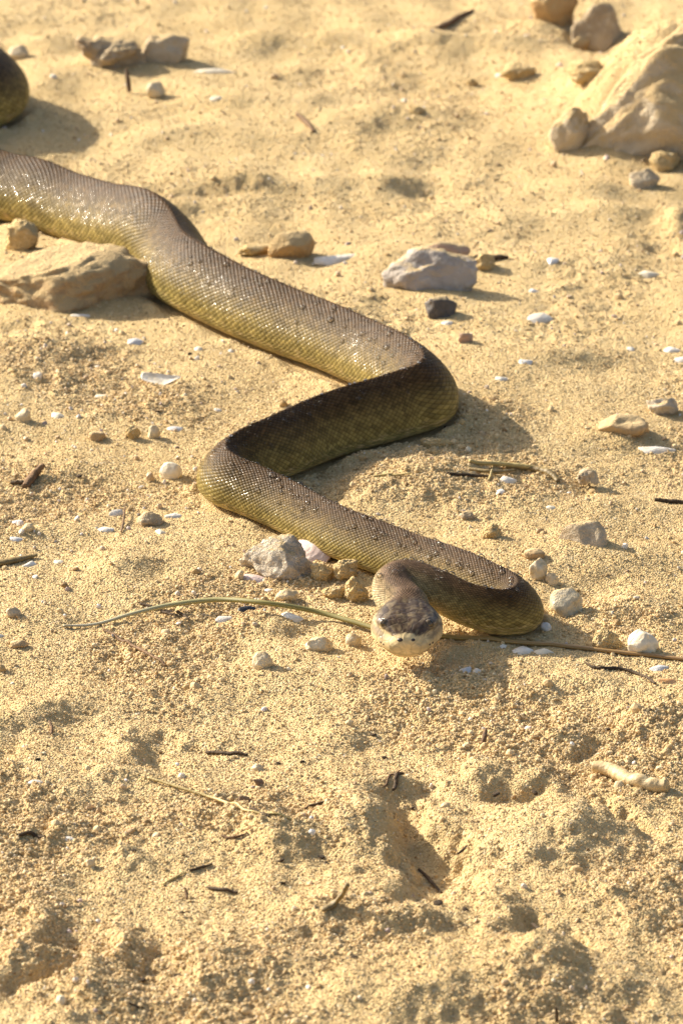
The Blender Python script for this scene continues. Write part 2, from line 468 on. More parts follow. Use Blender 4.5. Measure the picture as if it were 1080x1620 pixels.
M['shell'] = plain_material('white_shell', (0.76, 0.69, 0.57), (0.66, 0.55, 0.39), 140, 0.35)
M['creamshell'] = plain_material('cream_shell', (0.74, 0.64, 0.46), (0.68, 0.55, 0.36), 120, 0.4)
M['pinkshell'] = plain_material('pinkish_shell', (0.60, 0.44, 0.36), (0.64, 0.52, 0.45), 120, 0.4)
M['blueshell'] = plain_material('grey_blue_shell', (0.52, 0.50, 0.46), (0.64, 0.59, 0.52), 140, 0.35)
M['orange'] = plain_material('orange_flake', (0.62, 0.30, 0.10), (0.66, 0.42, 0.20), 140, 0.5)
M['bark'] = plain_material('dark_bark', (0.055, 0.036, 0.02), (0.11, 0.07, 0.036), 160, 0.8, 0.002, 0.2)
M['brownwood'] = plain_material('brown_twig', (0.20, 0.115, 0.055), (0.12, 0.07, 0.036), 180, 0.75, 0.0015, 0.2)
M['straw'] = plain_material('straw', (0.48, 0.36, 0.13), (0.36, 0.26, 0.09), 200, 0.55)
M['olivewood'] = plain_material('olive_stalk', (0.25, 0.17, 0.055), (0.16, 0.11, 0.04), 120, 0.6)
M['bone'] = plain_material('bleached_stick', (0.50, 0.35, 0.16), (0.62, 0.48, 0.27), 90, 0.6, 0.0015)
M['leaf'] = plain_material('dry_leaf', (0.16, 0.09, 0.045), (0.25, 0.15, 0.07), 160, 0.7)
M['black'] = plain_material('blackish_flake', (0.02, 0.02, 0.025), (0.04, 0.035, 0.03), 160, 0.4)
M['eye'], _nt, _b = new_mat('eye_surface')
_b.inputs['Base Color'].default_value = (0.085, 0.058, 0.026, 1); _b.inputs['Roughness'].default_value = 0.06
M['pupil'], _nt, _b = new_mat('pupil_black')
_b.inputs['Base Color'].default_value = (0.004, 0.004, 0.004, 1); _b.inputs['Roughness'].default_value = 0.05
M['nostril'], _nt, _b = new_mat('nostril_dark')
_b.inputs['Base Color'].default_value = (0.035, 0.020, 0.010, 1); _b.inputs['Roughness'].default_value = 0.5
def water_material():
    m, nt, b = new_mat('water')
    nt.nodes.remove(b)
    out = nt.nodes['Material Output']
    tr = nt.nodes.new('ShaderNodeBsdfTransparent'); tr.inputs[0].default_value = (1.0, 0.98, 0.93, 1)
    gl = nt.nodes.new('ShaderNodeBsdfGlossy'); gl.inputs['Roughness'].default_value = 0.1
    fr = nt.nodes.new('ShaderNodeFresnel'); fr.inputs[0].default_value = 1.42
    mx = nt.nodes.new('ShaderNodeMixShader')
    nt.links.new(fr.outputs[0], mx.inputs[0]); nt.links.new(tr.outputs[0], mx.inputs[1]); nt.links.new(gl.outputs[0], mx.inputs[2])
    nt.links.new(mx.outputs[0], out.inputs[0])
    return m
M['water'] = water_material()

def stem_material():
    m, nt, b = new_mat('grass_stem')
    n = N(nt)
    uv = n.node('ShaderNodeUVMap').outputs[0]
    sx = n.node('ShaderNodeSeparateXYZ'); nt.links.new(uv, sx.inputs[0])
    c = n.ramp(sx.outputs[0], [(0.0, (0.40, 0.30, 0.16)), (0.03, (0.42, 0.38, 0.28)), (0.2, (0.30, 0.27, 0.12)), (0.3, (0.20, 0.17, 0.035)), (0.6, (0.20, 0.16, 0.03)), (0.75, (0.28, 0.15, 0.04)), (1.0, (0.24, 0.11, 0.035))])
    st = n.sst(n.math('SINE', n.math('MULTIPLY', sx.outputs[1], 44.0)), -0.2, 1.0)
    c = n.mix(n.math('MULTIPLY', st, 0.35), c, (0.40, 0.34, 0.14, 1))
    n.set(b.inputs['Base Color'], c)
    b.inputs['Roughness'].default_value = 0.45
    return m
M['stem'] = stem_material()

def snake_material():
    m, nt, b = new_mat('snake_skin')
    n = N(nt)
    uv = n.node('ShaderNodeUVMap'); uv.uv_map = 'scale'
    sx = n.node('ShaderNodeSeparateXYZ'); nt.links.new(uv.outputs[0], sx.inputs[0])
    u, v = sx.outputs[0], sx.outputs[1]
    col = n.node('ShaderNodeAttribute', attribute_name='skin').outputs['Color']
    par = n.node('ShaderNodeAttribute', attribute_name='parts')
    ps = n.node('ShaderNodeSeparateColor'); nt.links.new(par.outputs['Color'], ps.inputs[0])
    head, belly, wet = ps.outputs[0], ps.outputs[1], ps.outputs[2]
    obj = n.node('ShaderNodeTexCoord').outputs['Object']
    a = n.math('ADD', u, v); bb = n.math('SUBTRACT', u, v)
    fa = n.math('FRACT', a); fb = n.math('FRACT', bb)
    ea = n.math('MINIMUM', fa, n.math('SUBTRACT', 1.0, fa)); eb = n.math('MINIMUM', fb, n.math('SUBTRACT', 1.0, fb))
    edge = n.math('MINIMUM', ea, eb)
    qa = n.math('SUBTRACT', fa, 0.5); qb = n.math('SUBTRACT', fb, 0.5)
    rad = n.math('SQRT', n.math('ADD', n.math('MULTIPLY', qa, qa), n.math('MULTIPLY', qb, qb)))
    dome = n.math('SUBTRACT', 1.0, n.sst(rad, 0.05, 0.62))
    along = n.math('SUBTRACT', fa, fb)                             # -1 at the front of a scale, 1 at its free edge
    h = n.math('ADD', dome, n.math('MULTIPLY', along, -0.10))
    # belly plates
    fv = n.math('FRACT', n.math('MULTIPLY', v, 0.75))
    plate = n.sst(n.math('MINIMUM', fv, n.math('SUBTRACT', 1.0, fv)), 0.0, 0.14)
    hb = n.mix(belly, h, plate)
    # head plates
    hv = n.node('ShaderNodeTexVoronoi', feature='DISTANCE_TO_EDGE'); nt.links.new(obj, hv.inputs['Vector']); hv.inputs['Scale'].default_value = 165
    hp = n.math('MULTIPLY', n.sst(hv.outputs['Distance'], 0.0, 0.14), 0.36)
    hh = n.mix(head, hb, hp)
    # colour of each scale
    cell = n.node('ShaderNodeCombineXYZ'); n.set(cell.inputs[0], n.math('FLOOR', a)); n.set(cell.inputs[1], n.math('FLOOR', bb))
    wn_ = n.node('ShaderNodeTexWhiteNoise', noise_dimensions='2D'); nt.links.new(cell.outputs[0], wn_.inputs['Vector'])
    f = n.math('MULTIPLY_ADD', wn_.outputs['Value'], 0.6, 0.70)
    f = n.mix(head, f, 1.0)
    seam = n.mix(head, n.math('MULTIPLY_ADD', n.sst(edge, 0.02, 0.16), 0.5, 0.5), n.math('MULTIPLY_ADD', hp, 0.45, 0.84))
    seam = n.mix(belly, seam, n.math('MULTIPLY_ADD', plate, 0.25, 0.75))
    c = n.mix(1.0, col, f, 'MULTIPLY')
    c = n.mix(1.0, c, seam, 'MULTIPLY')
    blotch = n.noise(obj, 60, 4)
    c = n.mix(1.0, c, n.math('MULTIPLY_ADD', n.math('ADD', blotch, n.math('MULTIPLY', n.noise(obj, 260, 4), 0.6)), 0.75, 0.42), 'MULTIPLY')
    n.set(b.inputs['Base Color'], c)
    rg = n.noise(obj, 140, 3)
    n.set(b.inputs['Roughness'], n.math('MULTIPLY_ADD', rg, 0.3, 0.30))
    b.inputs['Specular IOR Level'].default_value = 0.06
    n.set(b.inputs['Coat Weight'], n.math('MULTIPLY', wet, n.mix(head, n.math('MULTIPLY', n.sst(wn_.outputs['Value'], 0.45, 0.8), n.sst(n.noise(obj, 150, 3), 0.40, 0.60)), 1.0)))
    b.inputs['Coat Roughness'].default_value = 0.12
    nb = n.bump(hh, 0.5, 0.0007)
    fine = n.bump(n.noise(obj, 420, 3), 0.35, 0.0006, nb)
    n.set(b.inputs['Normal'], fine)
    n.set(b.inputs['Coat Normal'], n.bump(hh, 0.6, 0.0008, n.bump(n.noise(obj, 420, 3), 0.4, 0.0006)))
    return m
M['skin'] = snake_material()

# ------------------------------------------------------------------ ground
gm = mesh_np('ground', np.column_stack([GX.ravel(), GY.ravel(), Z.ravel()]), grid_faces(len(YS), len(XS)))
ground = link('ground', gm, M['sand'])
tag(ground, 'rippled golden beach sand crumbled into small lumps', None, kind='structure')

# ------------------------------------------------------------------ snake
NA = 112
phi = np.linspace(0, 2 * math.pi, NA, endpoint=False)              # 0 on the back, pi on the belly
def unit(v): return v / np.maximum(np.linalg.norm(v, axis=1, keepdims=True), 1e-9)
T = unit(np.gradient(smooth1(spine[:, 0], 4) if 0 else spine[:, :3], axis=0))
T[-1] = HEAD_DIR; T = unit(np.column_stack([smooth1(T[:, k], 6) for k in range(3)]))
UP = np.tile(np.array([0, 0, 1.0]), (len(T), 1))
S = unit(np.cross(T, UP)); UPN = np.cross(S, T)
sp, cp = np.sin(phi), np.cos(phi)
pf = np.minimum(np.minimum(phi, 2 * math.pi - phi) / (math.pi / 2), 1.0)
def section(w, top, bot, e_top=1.0, e_bot=0.72, tri=0.0):
    tri = tri * (1 - pf ** 3)
    sx = (1 - tri) * np.abs(sp) + tri * pf
    x = w * np.sign(sp) * np.where(cp > 0, sx, np.abs(sp) ** 0.80)
    zt = np.where(cp > 0, top * ((1 - tri) * np.abs(cp) ** e_top + tri * (1 - pf)), -bot * np.abs(cp) ** e_bot)
    return x, zt
rings = []; meta = []
vv = 0.0
NSC = 48
for i in range(len(spine)):
    r = spine[i, 3]
    wob = 1 + 0.012 * math.sin(sarc[i] * 55) + 0.010 * math.sin(sarc[i] * 23 + 1)
    tri_ = 0.52 * float(1 - sstep(sarc[-1] - 0.09, sarc[-1] - 0.02, sarc[i]))
    x, z = section(r * (1.02 + 0.02 * (1 - tri_)) * wob, r * (1.86 - spine[i, 4] + 0.10 * tri_), r * spine[i, 4], tri=tri_)
    z = z - r * 0.03 * tri_ * np.exp(-((np.minimum(phi, 2 * math.pi - phi)) / 0.30) ** 2)
    P = spine[i, :3] + np.outer(x, S[i]) + np.outer(z, UPN[i])
    rings.append(P)
    vv += (sarc[i] - sarc[i - 1] if i else 0) / (1.45 * 2 * math.pi * r / NSC)
    meta.append((vv, 0.0, sarc[i]))
# head: t, half width, top, bottom (mm)
HP = np.array([
    (0.00, 14.2, 13.0, 12.0), (0.10, 15.8, 12.4, 11.4), (0.22, 19.0, 12.0, 11.0), (0.34, 21.8, 11.8, 10.8), (0.46, 22.6, 11.6, 10.6),
    (0.58, 21.6, 11.2, 10.2), (0.70, 18.8, 10.2, 9.6), (0.80, 16.0, 8.9, 9.0), (0.88, 13.2, 7.8, 8.4), (0.94, 10.7, 6.6, 7.6),
    (0.975, 8.4, 5.3, 6.5), (0.995, 5.5, 3.6, 4.4), (1.005, 2.4, 1.6, 1.9)])
HS = np.cross(np.array(HEAD_DIR), [0, 0, 1.0]); HS /= np.linalg.norm(HS)
HU = np.cross(HS, np.array(HEAD_DIR))
H0 = spine[-1, :3]
def head_point(t, x, z):
    return Vector(H0 + np.array(HEAD_DIR) * (t * HEAD_LEN) + HS * x + HU * z)
tt = np.concatenate([np.linspace(0.02, 0.9, 56), np.linspace(0.91, 1.0048, 16)])
hrings = []
def hprof(t): return [float(np.interp(t, HP[:, 0], smooth_hp[:, k])) * 0.001 for k in (1, 2, 3)]
ts_f = np.linspace(0, 1.005, 202)
smooth_hp = HP.copy()
prof_f = np.column_stack([np.interp(ts_f, HP[:, 0], HP[:, k]) for k in (1, 2, 3)])
for k in range(3):
    s_ = smooth1(prof_f[:, k], 7)
    wend = sstep(0.90, 0.97, ts_f)
    prof_f[:, k] = s_ * (1 - wend) + prof_f[:, k] * wend
EYE_T = 0.66
t_prev = 0.0
for t in tt:
    wd, tp, bt = [float(np.interp(t, ts_f, prof_f[:, k])) * 0.001 for k in range(3)]
    hb_ = float(sstep(0.0, 0.3, t))
    et = 1.0 - 0.25 * hb_; eb = 0.72 + 0.05 * hb_
    x, z = section(wd, tp, bt, et, eb)
    ang = np.minimum(phi, 2 * math.pi - phi)
    x = x * (1 - 0.20 * float(sstep(0.66, 0.88, t)) * (1 - sstep(1.0, 1.55, ang)))
    # brow ridges, sunken lores, swollen lips
    brow = math.exp(-((t - EYE_T) / 0.13) ** 2)
    z = z + 0.0016 * brow * np.exp(-((ang - 0.72) / 0.28) ** 2)
    lip = math.exp(-((t - 0.72) / 0.22) ** 2)
    x = x * (1 + 0.05 * lip * np.exp(-((ang - 1.75) / 0.25) ** 2) - 0.07 * lip * np.exp(-((ang - 1.22) / 0.2) ** 2))
    # mouth line
    mouth = float(sstep(0.25, 0.4, t))
    x = x * (1 - 0.045 * mouth * np.exp(-((ang - 2.02) / 0.05) ** 2))
    z = z - 0.0008 * mouth * float(sstep(0.9, 1.0, t)) * np.exp(-((ang - 2.02) / 0.1) ** 2)
    # furrow down the middle of the crown
    z = z - 0.0007 * hb_ * float(1 - sstep(0.7, 0.9, t)) * np.exp(-(ang / 0.16) ** 2)
    P = H0 + np.array(HEAD_DIR) * (t * HEAD_LEN) + np.outer(x, HS) + np.outer(z, HU)
    rings.append(P)
    vv += HEAD_LEN * (t - t_prev) / (1.45 * 2 * math.pi * 0.0138 / NSC); t_prev = t
    meta.append((vv, float(t), sarc[-1] + t * HEAD_LEN))
tipc = head_point(1.008, 0, -0.0002)
V = np.vstack(rings)
nr = len(rings)
faces = grid_faces(nr, NA, True)
V = np.vstack([V, np.array(tipc)[None], np.mean(rings[0], axis=0)[None]])
it, ib = len(V) - 2, len(V) - 1
me = bpy.data.meshes.new('body')
tri_tip = [((nr - 1) * NA + k, (nr - 1) * NA + (k + 1) % NA, it, it) for k in range(NA)]
tri_tail = [((k + 1) % NA, k, ib, ib) for k in range(NA)]
allf = faces.tolist() + [t[:3] for t in tri_tip] + [t[:3] for t in tri_tail]
me.from_pydata(V.tolist(), [], allf)
me.polygons.foreach_set('use_smooth', [True] * len(me.polygons))
# uv of the scale rows
uvl = me.uv_layers.new(name='scale')
lv = np.zeros(len(me.loops), np.int32); me.loops.foreach_get('vertex_index', lv)
vi = np.minimum(lv, nr * NA - 1)
ring = vi // NA; ai = (vi % NA).astype(float)
nq = len(faces)
fi = np.tile(np.arange(NA), nr - 1)
la = np.stack([fi, fi + 1, fi + 1, fi], -1).ravel()
ai[:nq * 4] = la
U = ai / NA * NSC
Vv = np.array([m_[0] for m_ in meta])[ring]
uvl.data.foreach_set('uv', np.column_stack([U, Vv]).astype(np.float32).ravel())
# pigments
ang1 = np.minimum(phi, 2 * math.pi - phi)
A2 = np.tile(ang1, nr); SG = np.tile(phi, nr)
TH = np.repeat(np.array([m_[1] for m_ in meta]), NA)
SA = np.repeat(np.array([m_[2] for m_ in meta]), NA)
nz = perlin(SA * 26, SG * 2.2, 70) + 0.6 * perlin(SA * 70, SG * 6, 71)
aa = A2 + 0.10 * nz
stops = [0.0, 0.45, 0.85, 1.25, 1.60, 1.95, 2.3, 3.2]
cols = np.array([(0.060, 0.031, 0.011), (0.070, 0.038, 0.013), (0.112, 0.070, 0.021), (0.185, 0.130, 0.038), (0.245, 0.184, 0.056), (0.34, 0.265, 0.090), (0.52, 0.42, 0.17), (0.58, 0.48, 0.22)])
body_c = np.column_stack([np.interp(aa, stops, cols[:, k]) for k in range(3)])
# neck paler and pinker
ntot = sarc[-1]
neckw = sstep(ntot - 0.10, ntot - 0.02, SA)[:, None]
neck_stops = np.array([(0.125, 0.075, 0.042), (0.16, 0.098, 0.055), (0.25, 0.175, 0.085), (0.34, 0.265, 0.145), (0.50, 0.42, 0.25), (0.60, 0.50, 0.30), (0.64, 0.55, 0.33), (0.66, 0.58, 0.36)])
neck_c = np.column_stack([np.interp(aa, stops, neck_stops[:, k]) for k in range(3)])
body_c = body_c * (1 - neckw) + neck_c * neckw
mott = perlin(SA * 95, SG * 7, 74) + 0.7 * perlin(SA * 210, SG * 15, 75)
body_c = body_c * (1 + 0.20 * mott)[:, None]
dirt = (np.clip(perlin(SA * 120 + 9, SG * 9, 76) - 0.05, 0, 1) * 1.5 * sstep(1.45, 1.95, A2))[:, None]      # sand stuck low on the flanks
dirt = np.clip(dirt, 0, 0.8)
body_c = body_c * (1 - dirt) + np.array(SAND_A) * dirt
# head: dark crown, cream lips, dark streak through the eye
crown = np.array((0.052, 0.029, 0.013)); lipc = np.array((0.62, 0.47, 0.24)); chin = np.array((0.66, 0.51, 0.27))
lim = np.interp(TH, [0, 0.2, 0.5, 0.7, 0.80, 0.86, 0.92], [1.0, 1.15, 1.22, 1.2, 1.12, 0.95, 0.3])
lim = lim - 0.9 * np.exp(-(A2 / 0.42) ** 2) * sstep(0.76, 0.92, TH)
nz2 = perlin(SA * 150, SG * 5, 72) + 0.6 * perlin(SA * 330, SG * 11, 73)
cw = 1 - sstep(lim - 0.22, lim + 0.16, A2 + 0.30 * nz2)
cw = np.clip(cw * (0.96 + 0.22 * nz2) + 0.22 * np.clip(nz2, 0, 1) * (1 - sstep(1.7, 1.95, A2)), 0, 1)
streak = np.exp(-((A2 - 1.38) / 0.17) ** 2) * sstep(0.15, 0.4, TH) * (1 - sstep(0.76, 0.88, TH)) * 0.7
head_c = lipc * (1 - cw[:, None]) + crown * cw[:, None]
chw = sstep(1.9, 2.4, A2)[:, None]
head_c = head_c * (1 - chw) + chin * chw
head_c = head_c * (1 - streak[:, None]) + np.array((0.11, 0.075, 0.05)) * streak[:, None]
dust = np.clip(nz * 0.5 + 0.1, 0, 0.4)[:, None]
head_c = head_c * (1 - dust) + (head_c * 0.55 + 0.05) * dust
mouthm = (np.exp(-((A2 - 2.02) / 0.035) ** 2) * sstep(0.3, 0.5, TH))[:, None] * 0.6
head_c = head_c * (1 - mouthm) + np.array((0.16, 0.10, 0.06)) * mouthm
hw = sstep(0.05, 0.22, TH)[:, None]
col = body_c * (1 - hw) + head_c * hw
col = np.vstack([col, lipc[None], cols[3][None]])
ca = me.color_attributes.new('skin', 'FLOAT_COLOR', 'POINT')
ca.data.foreach_set('color', np.column_stack([col, np.ones(len(col))]).astype(np.float32).ravel())
wetn = 0.22 * sstep(0.25, 0.7, SG) * (1 - sstep(1.6, 2.0, SG)) * sstep(0.05, 0.55, perlin(SA * 11 + 2, SG * 1.3, 77) + 0.2)
for (wx_, wy_, wl_, wa_) in ((60, 320, 0.05, 0.9), (190, 360, 0.06, 0.9), (370, 480, 0.035, 0.85), (610, 575, 0.02, 0.9), (400, 775, 0.03, 0.9), (700, 900, 0.035, 0.6)):
    p_ = at_z(wx_, wy_, 0.02); s_ = sarc[int(np.argmin(np.hypot(spine[:, 0] - p_.x, spine[:, 1] - p_.y)))]
    wetn = np.maximum(wetn, (0.8 if wy_ < 500 else 0.6) * np.exp(-((SA - s_) / wl_) ** 2 - ((SG - wa_ - 0.15) / 0.38) ** 2))
wetn = np.maximum(wetn, 0.35 * hw.ravel() * cw)
parts = np.column_stack([hw.ravel(), sstep(2.0, 2.12, A2), wetn, np.ones(len(A2))])
parts = np.vstack([parts, [1, 0, 0, 1], [0, 0, 0, 1]])
ca = me.color_attributes.new('parts', 'FLOAT_COLOR', 'POINT')
ca.data.foreach_set('color', parts.astype(np.float32).ravel())
me.update()
snake_base = Vector((spine[len(spine) // 2, 0], spine[len(spine) // 2, 1], base_z[len(spine) // 2]))
snake = bpy.data.objects.new('snake', None); COL.objects.link(snake)
snake.empty_display_size = 0.02
tag(snake, 'long olive brown snake with wet scales winding over the sand towards the viewer', 'snake')
body_o = link('body', me, M['skin'], snake)

def ico(sub):
    bm = bmesh.new(); bmesh.ops.create_icosphere(bm, subdivisions=sub, radius=1.0)
    v = np.array([x.co[:] for x in bm.verts]); f = np.array([[x.index for x in fc.verts] for fc in bm.faces])
    bm.free(); return v, f
ICO = {k: ico(k) for k in (1, 2, 3, 4, 5)}
def blob(name, center, ax, rad, mat, parent, sub=3):
    v, f = ICO[sub]
    Mx = np.array(ax)                                              # rows are axes
    P = (v * np.array(rad)) @ Mx + np.array(center)
    return link(name, mesh_np(name, P, f), mat, parent)
def surf(t, a):                                                    # point on the head surface
    i = int(np.argmin(np.abs(tt - t))); k = int(round(a / (2 * math.pi) * NA)) % NA
    return np.array(rings[len(spine) + i][k])
def surf_n(t, a):
    i = len(spine) + int(np.argmin(np.abs(tt - t))); k = int(round(a / (2 * math.pi) * NA)) % NA
    i = min(max(i, 1), nr - 2)
    du = rings[i][(k + 1) % NA] - rings[i][(k - 1) % NA]; dv = rings[i + 1][k] - rings[i - 1][k]
    nn = np.cross(du, dv); nn /= np.linalg.norm(nn)
    c = rings[i].mean(axis=0)
    return nn if np.dot(nn, rings[i][k] - c) > 0 else -nn
def frame(nn):
    nn = Vector(nn); q_ = Vector((0, 0, 1)); a_ = q_.cross(nn).normalized(); b_ = nn.cross(a_)
    return [list(a_), list(b_), list(nn)]
for sgn in (1, -1):
    a_ = 0.86 if sgn > 0 else 2 * math.pi - 0.86
    c = surf(EYE_T, a_); nn = surf_n(EYE_T, a_)
    e = blob('eye', c - nn * 0.0016, frame(nn), (0.0030, 0.0030, 0.0030), M['eye'], snake)
    blob('pupil', c + nn * 0.0010, frame(nn), (0.0006, 0.0019, 0.0006), M['pupil'], e, 2)
    a_ = 0.56 if sgn > 0 else 2 * math.pi - 0.56
    c = surf(0.955, a_); nn = surf_n(0.955, a_)
    blob('nostril', c - nn * 0.0002, frame(nn), ((0.0020, 0.0014, 0.0007) if sgn > 0 else (0.0015, 0.0011, 0.0006)), M['nostril'], snake, 2)
    for k, tq in enumerate((0.86, 0.80)):
        a_ = 1.62 if sgn > 0 else 2 * math.pi - 1.62
        c = surf(tq, a_); nn = surf_n(tq, a_)
        blob('heat_pit', c - nn * 0.0003, frame(nn), (0.0012, 0.0009, 0.0005), M['nostril'], snake, 2)

# water beads on the back
rng = np.random.default_rng(5)
def bead_mesh():
    v, f = ICO[3]
    P = v.copy(); P[:, 2] = np.where(P[:, 2] < 0, P[:, 2] * 0.25, P[:, 2] * 0.75)
    return mesh_np('water_bead', P, f)
bead = bead_mesh(); bead.materials.append(M['water'])
def body_at(s, a):
    i = int(np.clip(np.searchsorted(sarc, s), 2, len(spine) - 3))
    k = int(round((a % (2 * math.pi)) / (2 * math.pi) * NA)) % NA
    c = rings[i][k]
    du = rings[i][(k + 1) % NA] - rings[i][(k - 1) % NA]; dv = rings[i + 1][k] - rings[i - 1][k]
    nn = np.cross(du, dv); nn /= np.linalg.norm(nn)
    if np.dot(nn, c - spine[i, :3]) < 0: nn = -nn
    return c, nn
def arc_of(px, py):                                                # arc length near a pixel
    p = at_z(px, py, 0.02)
    i = int(np.argmin(np.hypot(spine[:, 0] - p.x, spine[:, 1] - p.y))); return sarc[i]
s0, s1 = arc_of(330, 440), sarc[-1] - 0.012
nbead = 0
BEAD_ZONES = [(arc_of(380, 490), 'the thick lit stretch of snake past the sandy rock'), (arc_of(560, 560), 'the lit stretch leading to the first sharp fold'),
              (arc_of(680, 640), 'the snake back at the first sharp fold'), (arc_of(520, 700), 'the back of the shaded middle stretch of snake'), (arc_of(340, 770), 'the snake back at the fold by the oval pebble'),
              (arc_of(480, 830), 'the scaly stretch above the coral rock'), (arc_of(680, 920), 'the stretch of snake behind the head'), (arc_of(815, 990), 'the fold of snake beside the white pebbles'),
              (arc_of(720, 985), 'the shaded stretch of snake leading to the neck'), (sarc[-1] - 0.03, 'the snake neck just behind the head')]
taken = []
while nbead < 290:
    s = s0 + (s1 - s0) * rng.random() ** 0.8
    a_ = rng.normal(0.1, 0.5)
    if abs(a_) > 1.25: continue
    c, nn = body_at(s, a_)
    rr = float(np.clip(rng.lognormal(math.log(0.00130), 0.32), 0.0008, 0.0027))
    if any(np.linalg.norm(c - t_) < rr + r_ for t_, r_ in taken): continue
    taken.append((c, rr))
    o = link('water_droplet', bead, None)
    z_ = Vector(nn)
    o.rotation_mode = 'QUATERNION'; o.rotation_quaternion = z_.to_track_quat('Z', 'Y')
    o.location = Vector(c) + z_ * 0.0001
    o.scale = (rr, rr * rng.uniform(0.85, 1.1), rr)
    where = BEAD_ZONES[int(np.argmin([abs(s - q_) for q_, _ in BEAD_ZONES]))][1]
    tag(o, ('large' if rr > 0.0015 else 'small' if rr < 0.001 else 'round') + ' clear water droplet on ' + where, 'water droplet', 'water droplets on the snake')
    nbead += 1
Vt, Ft = [], []
v1, f1 = ICO[1]
off = 0
for _ in range(1800):
    s = s0 - 0.05 + (s1 - s0 + 0.05) * rng.random()
    a_ = rng.normal(0, 0.6)
    if abs(a_) > 1.4: continue
    c, nn = body_at(s, a_)
    rr = rng.uniform(0.0003, 0.0009)
    fr = np.array(frame(nn))
    P = (v1 * np.array((rr, rr, rr * 0.65))) @ fr + c
    Vt.append(P); Ft.append(f1 + off); off += len(v1)
o = link('fine_droplets', mesh_np('fine_droplets', np.vstack(Vt), np.vstack(Ft)), M['water'])
tag(o, 'fine spray of tiny water beads over the snake scales', 'water droplets', kind='stuff')

# ------------------------------------------------------------------ stones
def rock_mesh(name, W, D, H, seed, sub=4, lump=0.22, cuts=9, rough=0.05, ramp=False):
    rs = random.Random(seed)
    v, f = ICO[sub]
    P = v.copy()
    offv = Vector((rs.uniform(-50, 50), rs.uniform(-50, 50), rs.uniform(-50, 50)))
    n1 = np.array([mnoise.noise(Vector(p) * 1.3 + offv) for p in v])
    n2 = np.array([mnoise.fractal(Vector(p) * 3.4 + offv, 0.7, 2.1, 4) for p in v])
    P = P * (1 + lump * n1 * 1.6)[:, None]
    for _ in range(cuts):
        nn = Vector((rs.gauss(0, 1), rs.gauss(0, 1), rs.gauss(0, 0.9))).normalized()
        d = rs.uniform(0.62, 0.92)
        e = P @ np.array(nn) - d
        P = P - np.outer(np.maximum(e, 0) * 0.88, np.array(nn))
    P = P * (1 + rough * n2)[:, None]
    mn, mx = P.min(0), P.max(0)
    P = (P - (mn + mx) / 2) / (mx - mn)
    if ramp:
        P[:, 2] = (P[:, 2] + 0.5) * (0.50 + 0.50 * sstep(-0.5, -0.1, P[:, 0])) - 0.5
    P *= np.array((W, D, H))
    P[:, 2] += H / 2
    return mesh_np(name, P, f)
def sink_z(x, y, rad):
    a_ = np.linspace(0, 2 * math.pi, 9)[:-1]
    return float(np.mean(gz(x + rad * np.cos(a_), y + rad * np.sin(a_))))
def rock(name, label, cat, mat, x0, y0, x1, y1, seed, depth=0.8, turn=0.0, sink=0.34, sub=4, group=None, minh=0.3, **kw):
    if mat == 'clod':
        kw.setdefault('rough', 0.16); sub = max(sub, 4)
    """a stone seen in the picture from x0,y0 to x1,y1; its foot touches the sand at y1"""
    p = G((x0 + x1) / 2, y1)
    s = mpp(p)
    W = (x1 - x0) * s; D = W * depth; h = (y1 - y0) * s
    H = (h - D * SP * 0.75) / CP
    if H < W * minh:
        H = W * minh
        D = max(W * 0.3, (h - H * CP) / (SP * 0.75))
    H2 = H / (1 - sink)
    y = p.y + D * 0.42
    me_ = rock_mesh(name, W, D, H2, seed, sub, **kw)
    o = link(name, me_, M[mat])
    o.location = (p.x, y, sink_z(p.x, y, W * 0.35) - H2 * sink)
    o.rotation_euler = (0, 0, R(turn))
    tag(o, label, cat, group)
    return o

rock('rock', 'lumpy brown and cream rock half buried behind a short upright twig', 'rock', 'brownrock', 116, 46, 238, 110, 3, 0.7, sub=5, rough=0.2, lump=0.4, cuts=4)
rock('rock', 'smaller grey rock touching the right side of the lumpy brown rock', 'rock', 'palerock', 222, 46, 300, 100, 8, 0.7, sub=4, rough=0.1)
rock('pebble', 'small round white pebble below the pair of lumpy rocks', 'pebble', 'whitestone', 231, 126, 262, 156, 11, 0.8, sub=3, cuts=2)
rock('pebble', 'whitish stone chip beside the far coil of the snake', 'pebble', 'whitestone', 14, 68, 46, 94, 12, 0.8, sub=3)
rock('boulder', 'big pale boulder with sand on top rising from the sand bank', 'boulder', 'boulder', 866, 60, 1400, 254, 61, 0.62, sub=5, lump=0.3, cuts=12, rough=0.13, sink=0.5, ramp=True)
rock('rock', 'angular tan rock under the lower left end of the pale boulder', 'rock', 'boulder', 868, 170, 944, 242, 123, 0.7, sub=4, rough=0.12, cuts=14)
rock('rock', 'grey stone at the mouth of the dark hollow behind the boulder', 'rock', 'brownrock', 900, -12, 988, 66, 26, 0.9, sub=4, turn=35, sink=0.5, cuts=4)
rock('rock', 'dark brown stone lying in the hollow behind the boulder', 'rock', 'sandrock', 838, -30, 915, 38, 27, 0.8, sub=4)
rock('rock', 'small rounded brown stone in front of the dark hollow', 'rock', 'sandrock', 900, 38, 934, 64, 28, 0.8, sub=3)
rock('sand_clod', 'pointed sand clod above the pale boulder tip', 'sand clod', 'clod', 896, 84, 972, 124, 31, 0.7, sub=4)
rock('sand_clod', 'sand clod with a dark right side standing alone beyond the mauve rock', 'sand clod', 'clod', 792, 94, 848, 126, 32, 0.8, sub=4)
rock('sand_clod', 'tiny dark clod left of the lone sand clod', 'sand clod', 'clod', 738, 122, 756, 136, 33, 0.8, sub=3)
rock('sand_clod', 'tiny dark clod alone on the smooth far sand', 'sand clod', 'clod', 648, 170, 672, 184, 34, 0.8, sub=3)
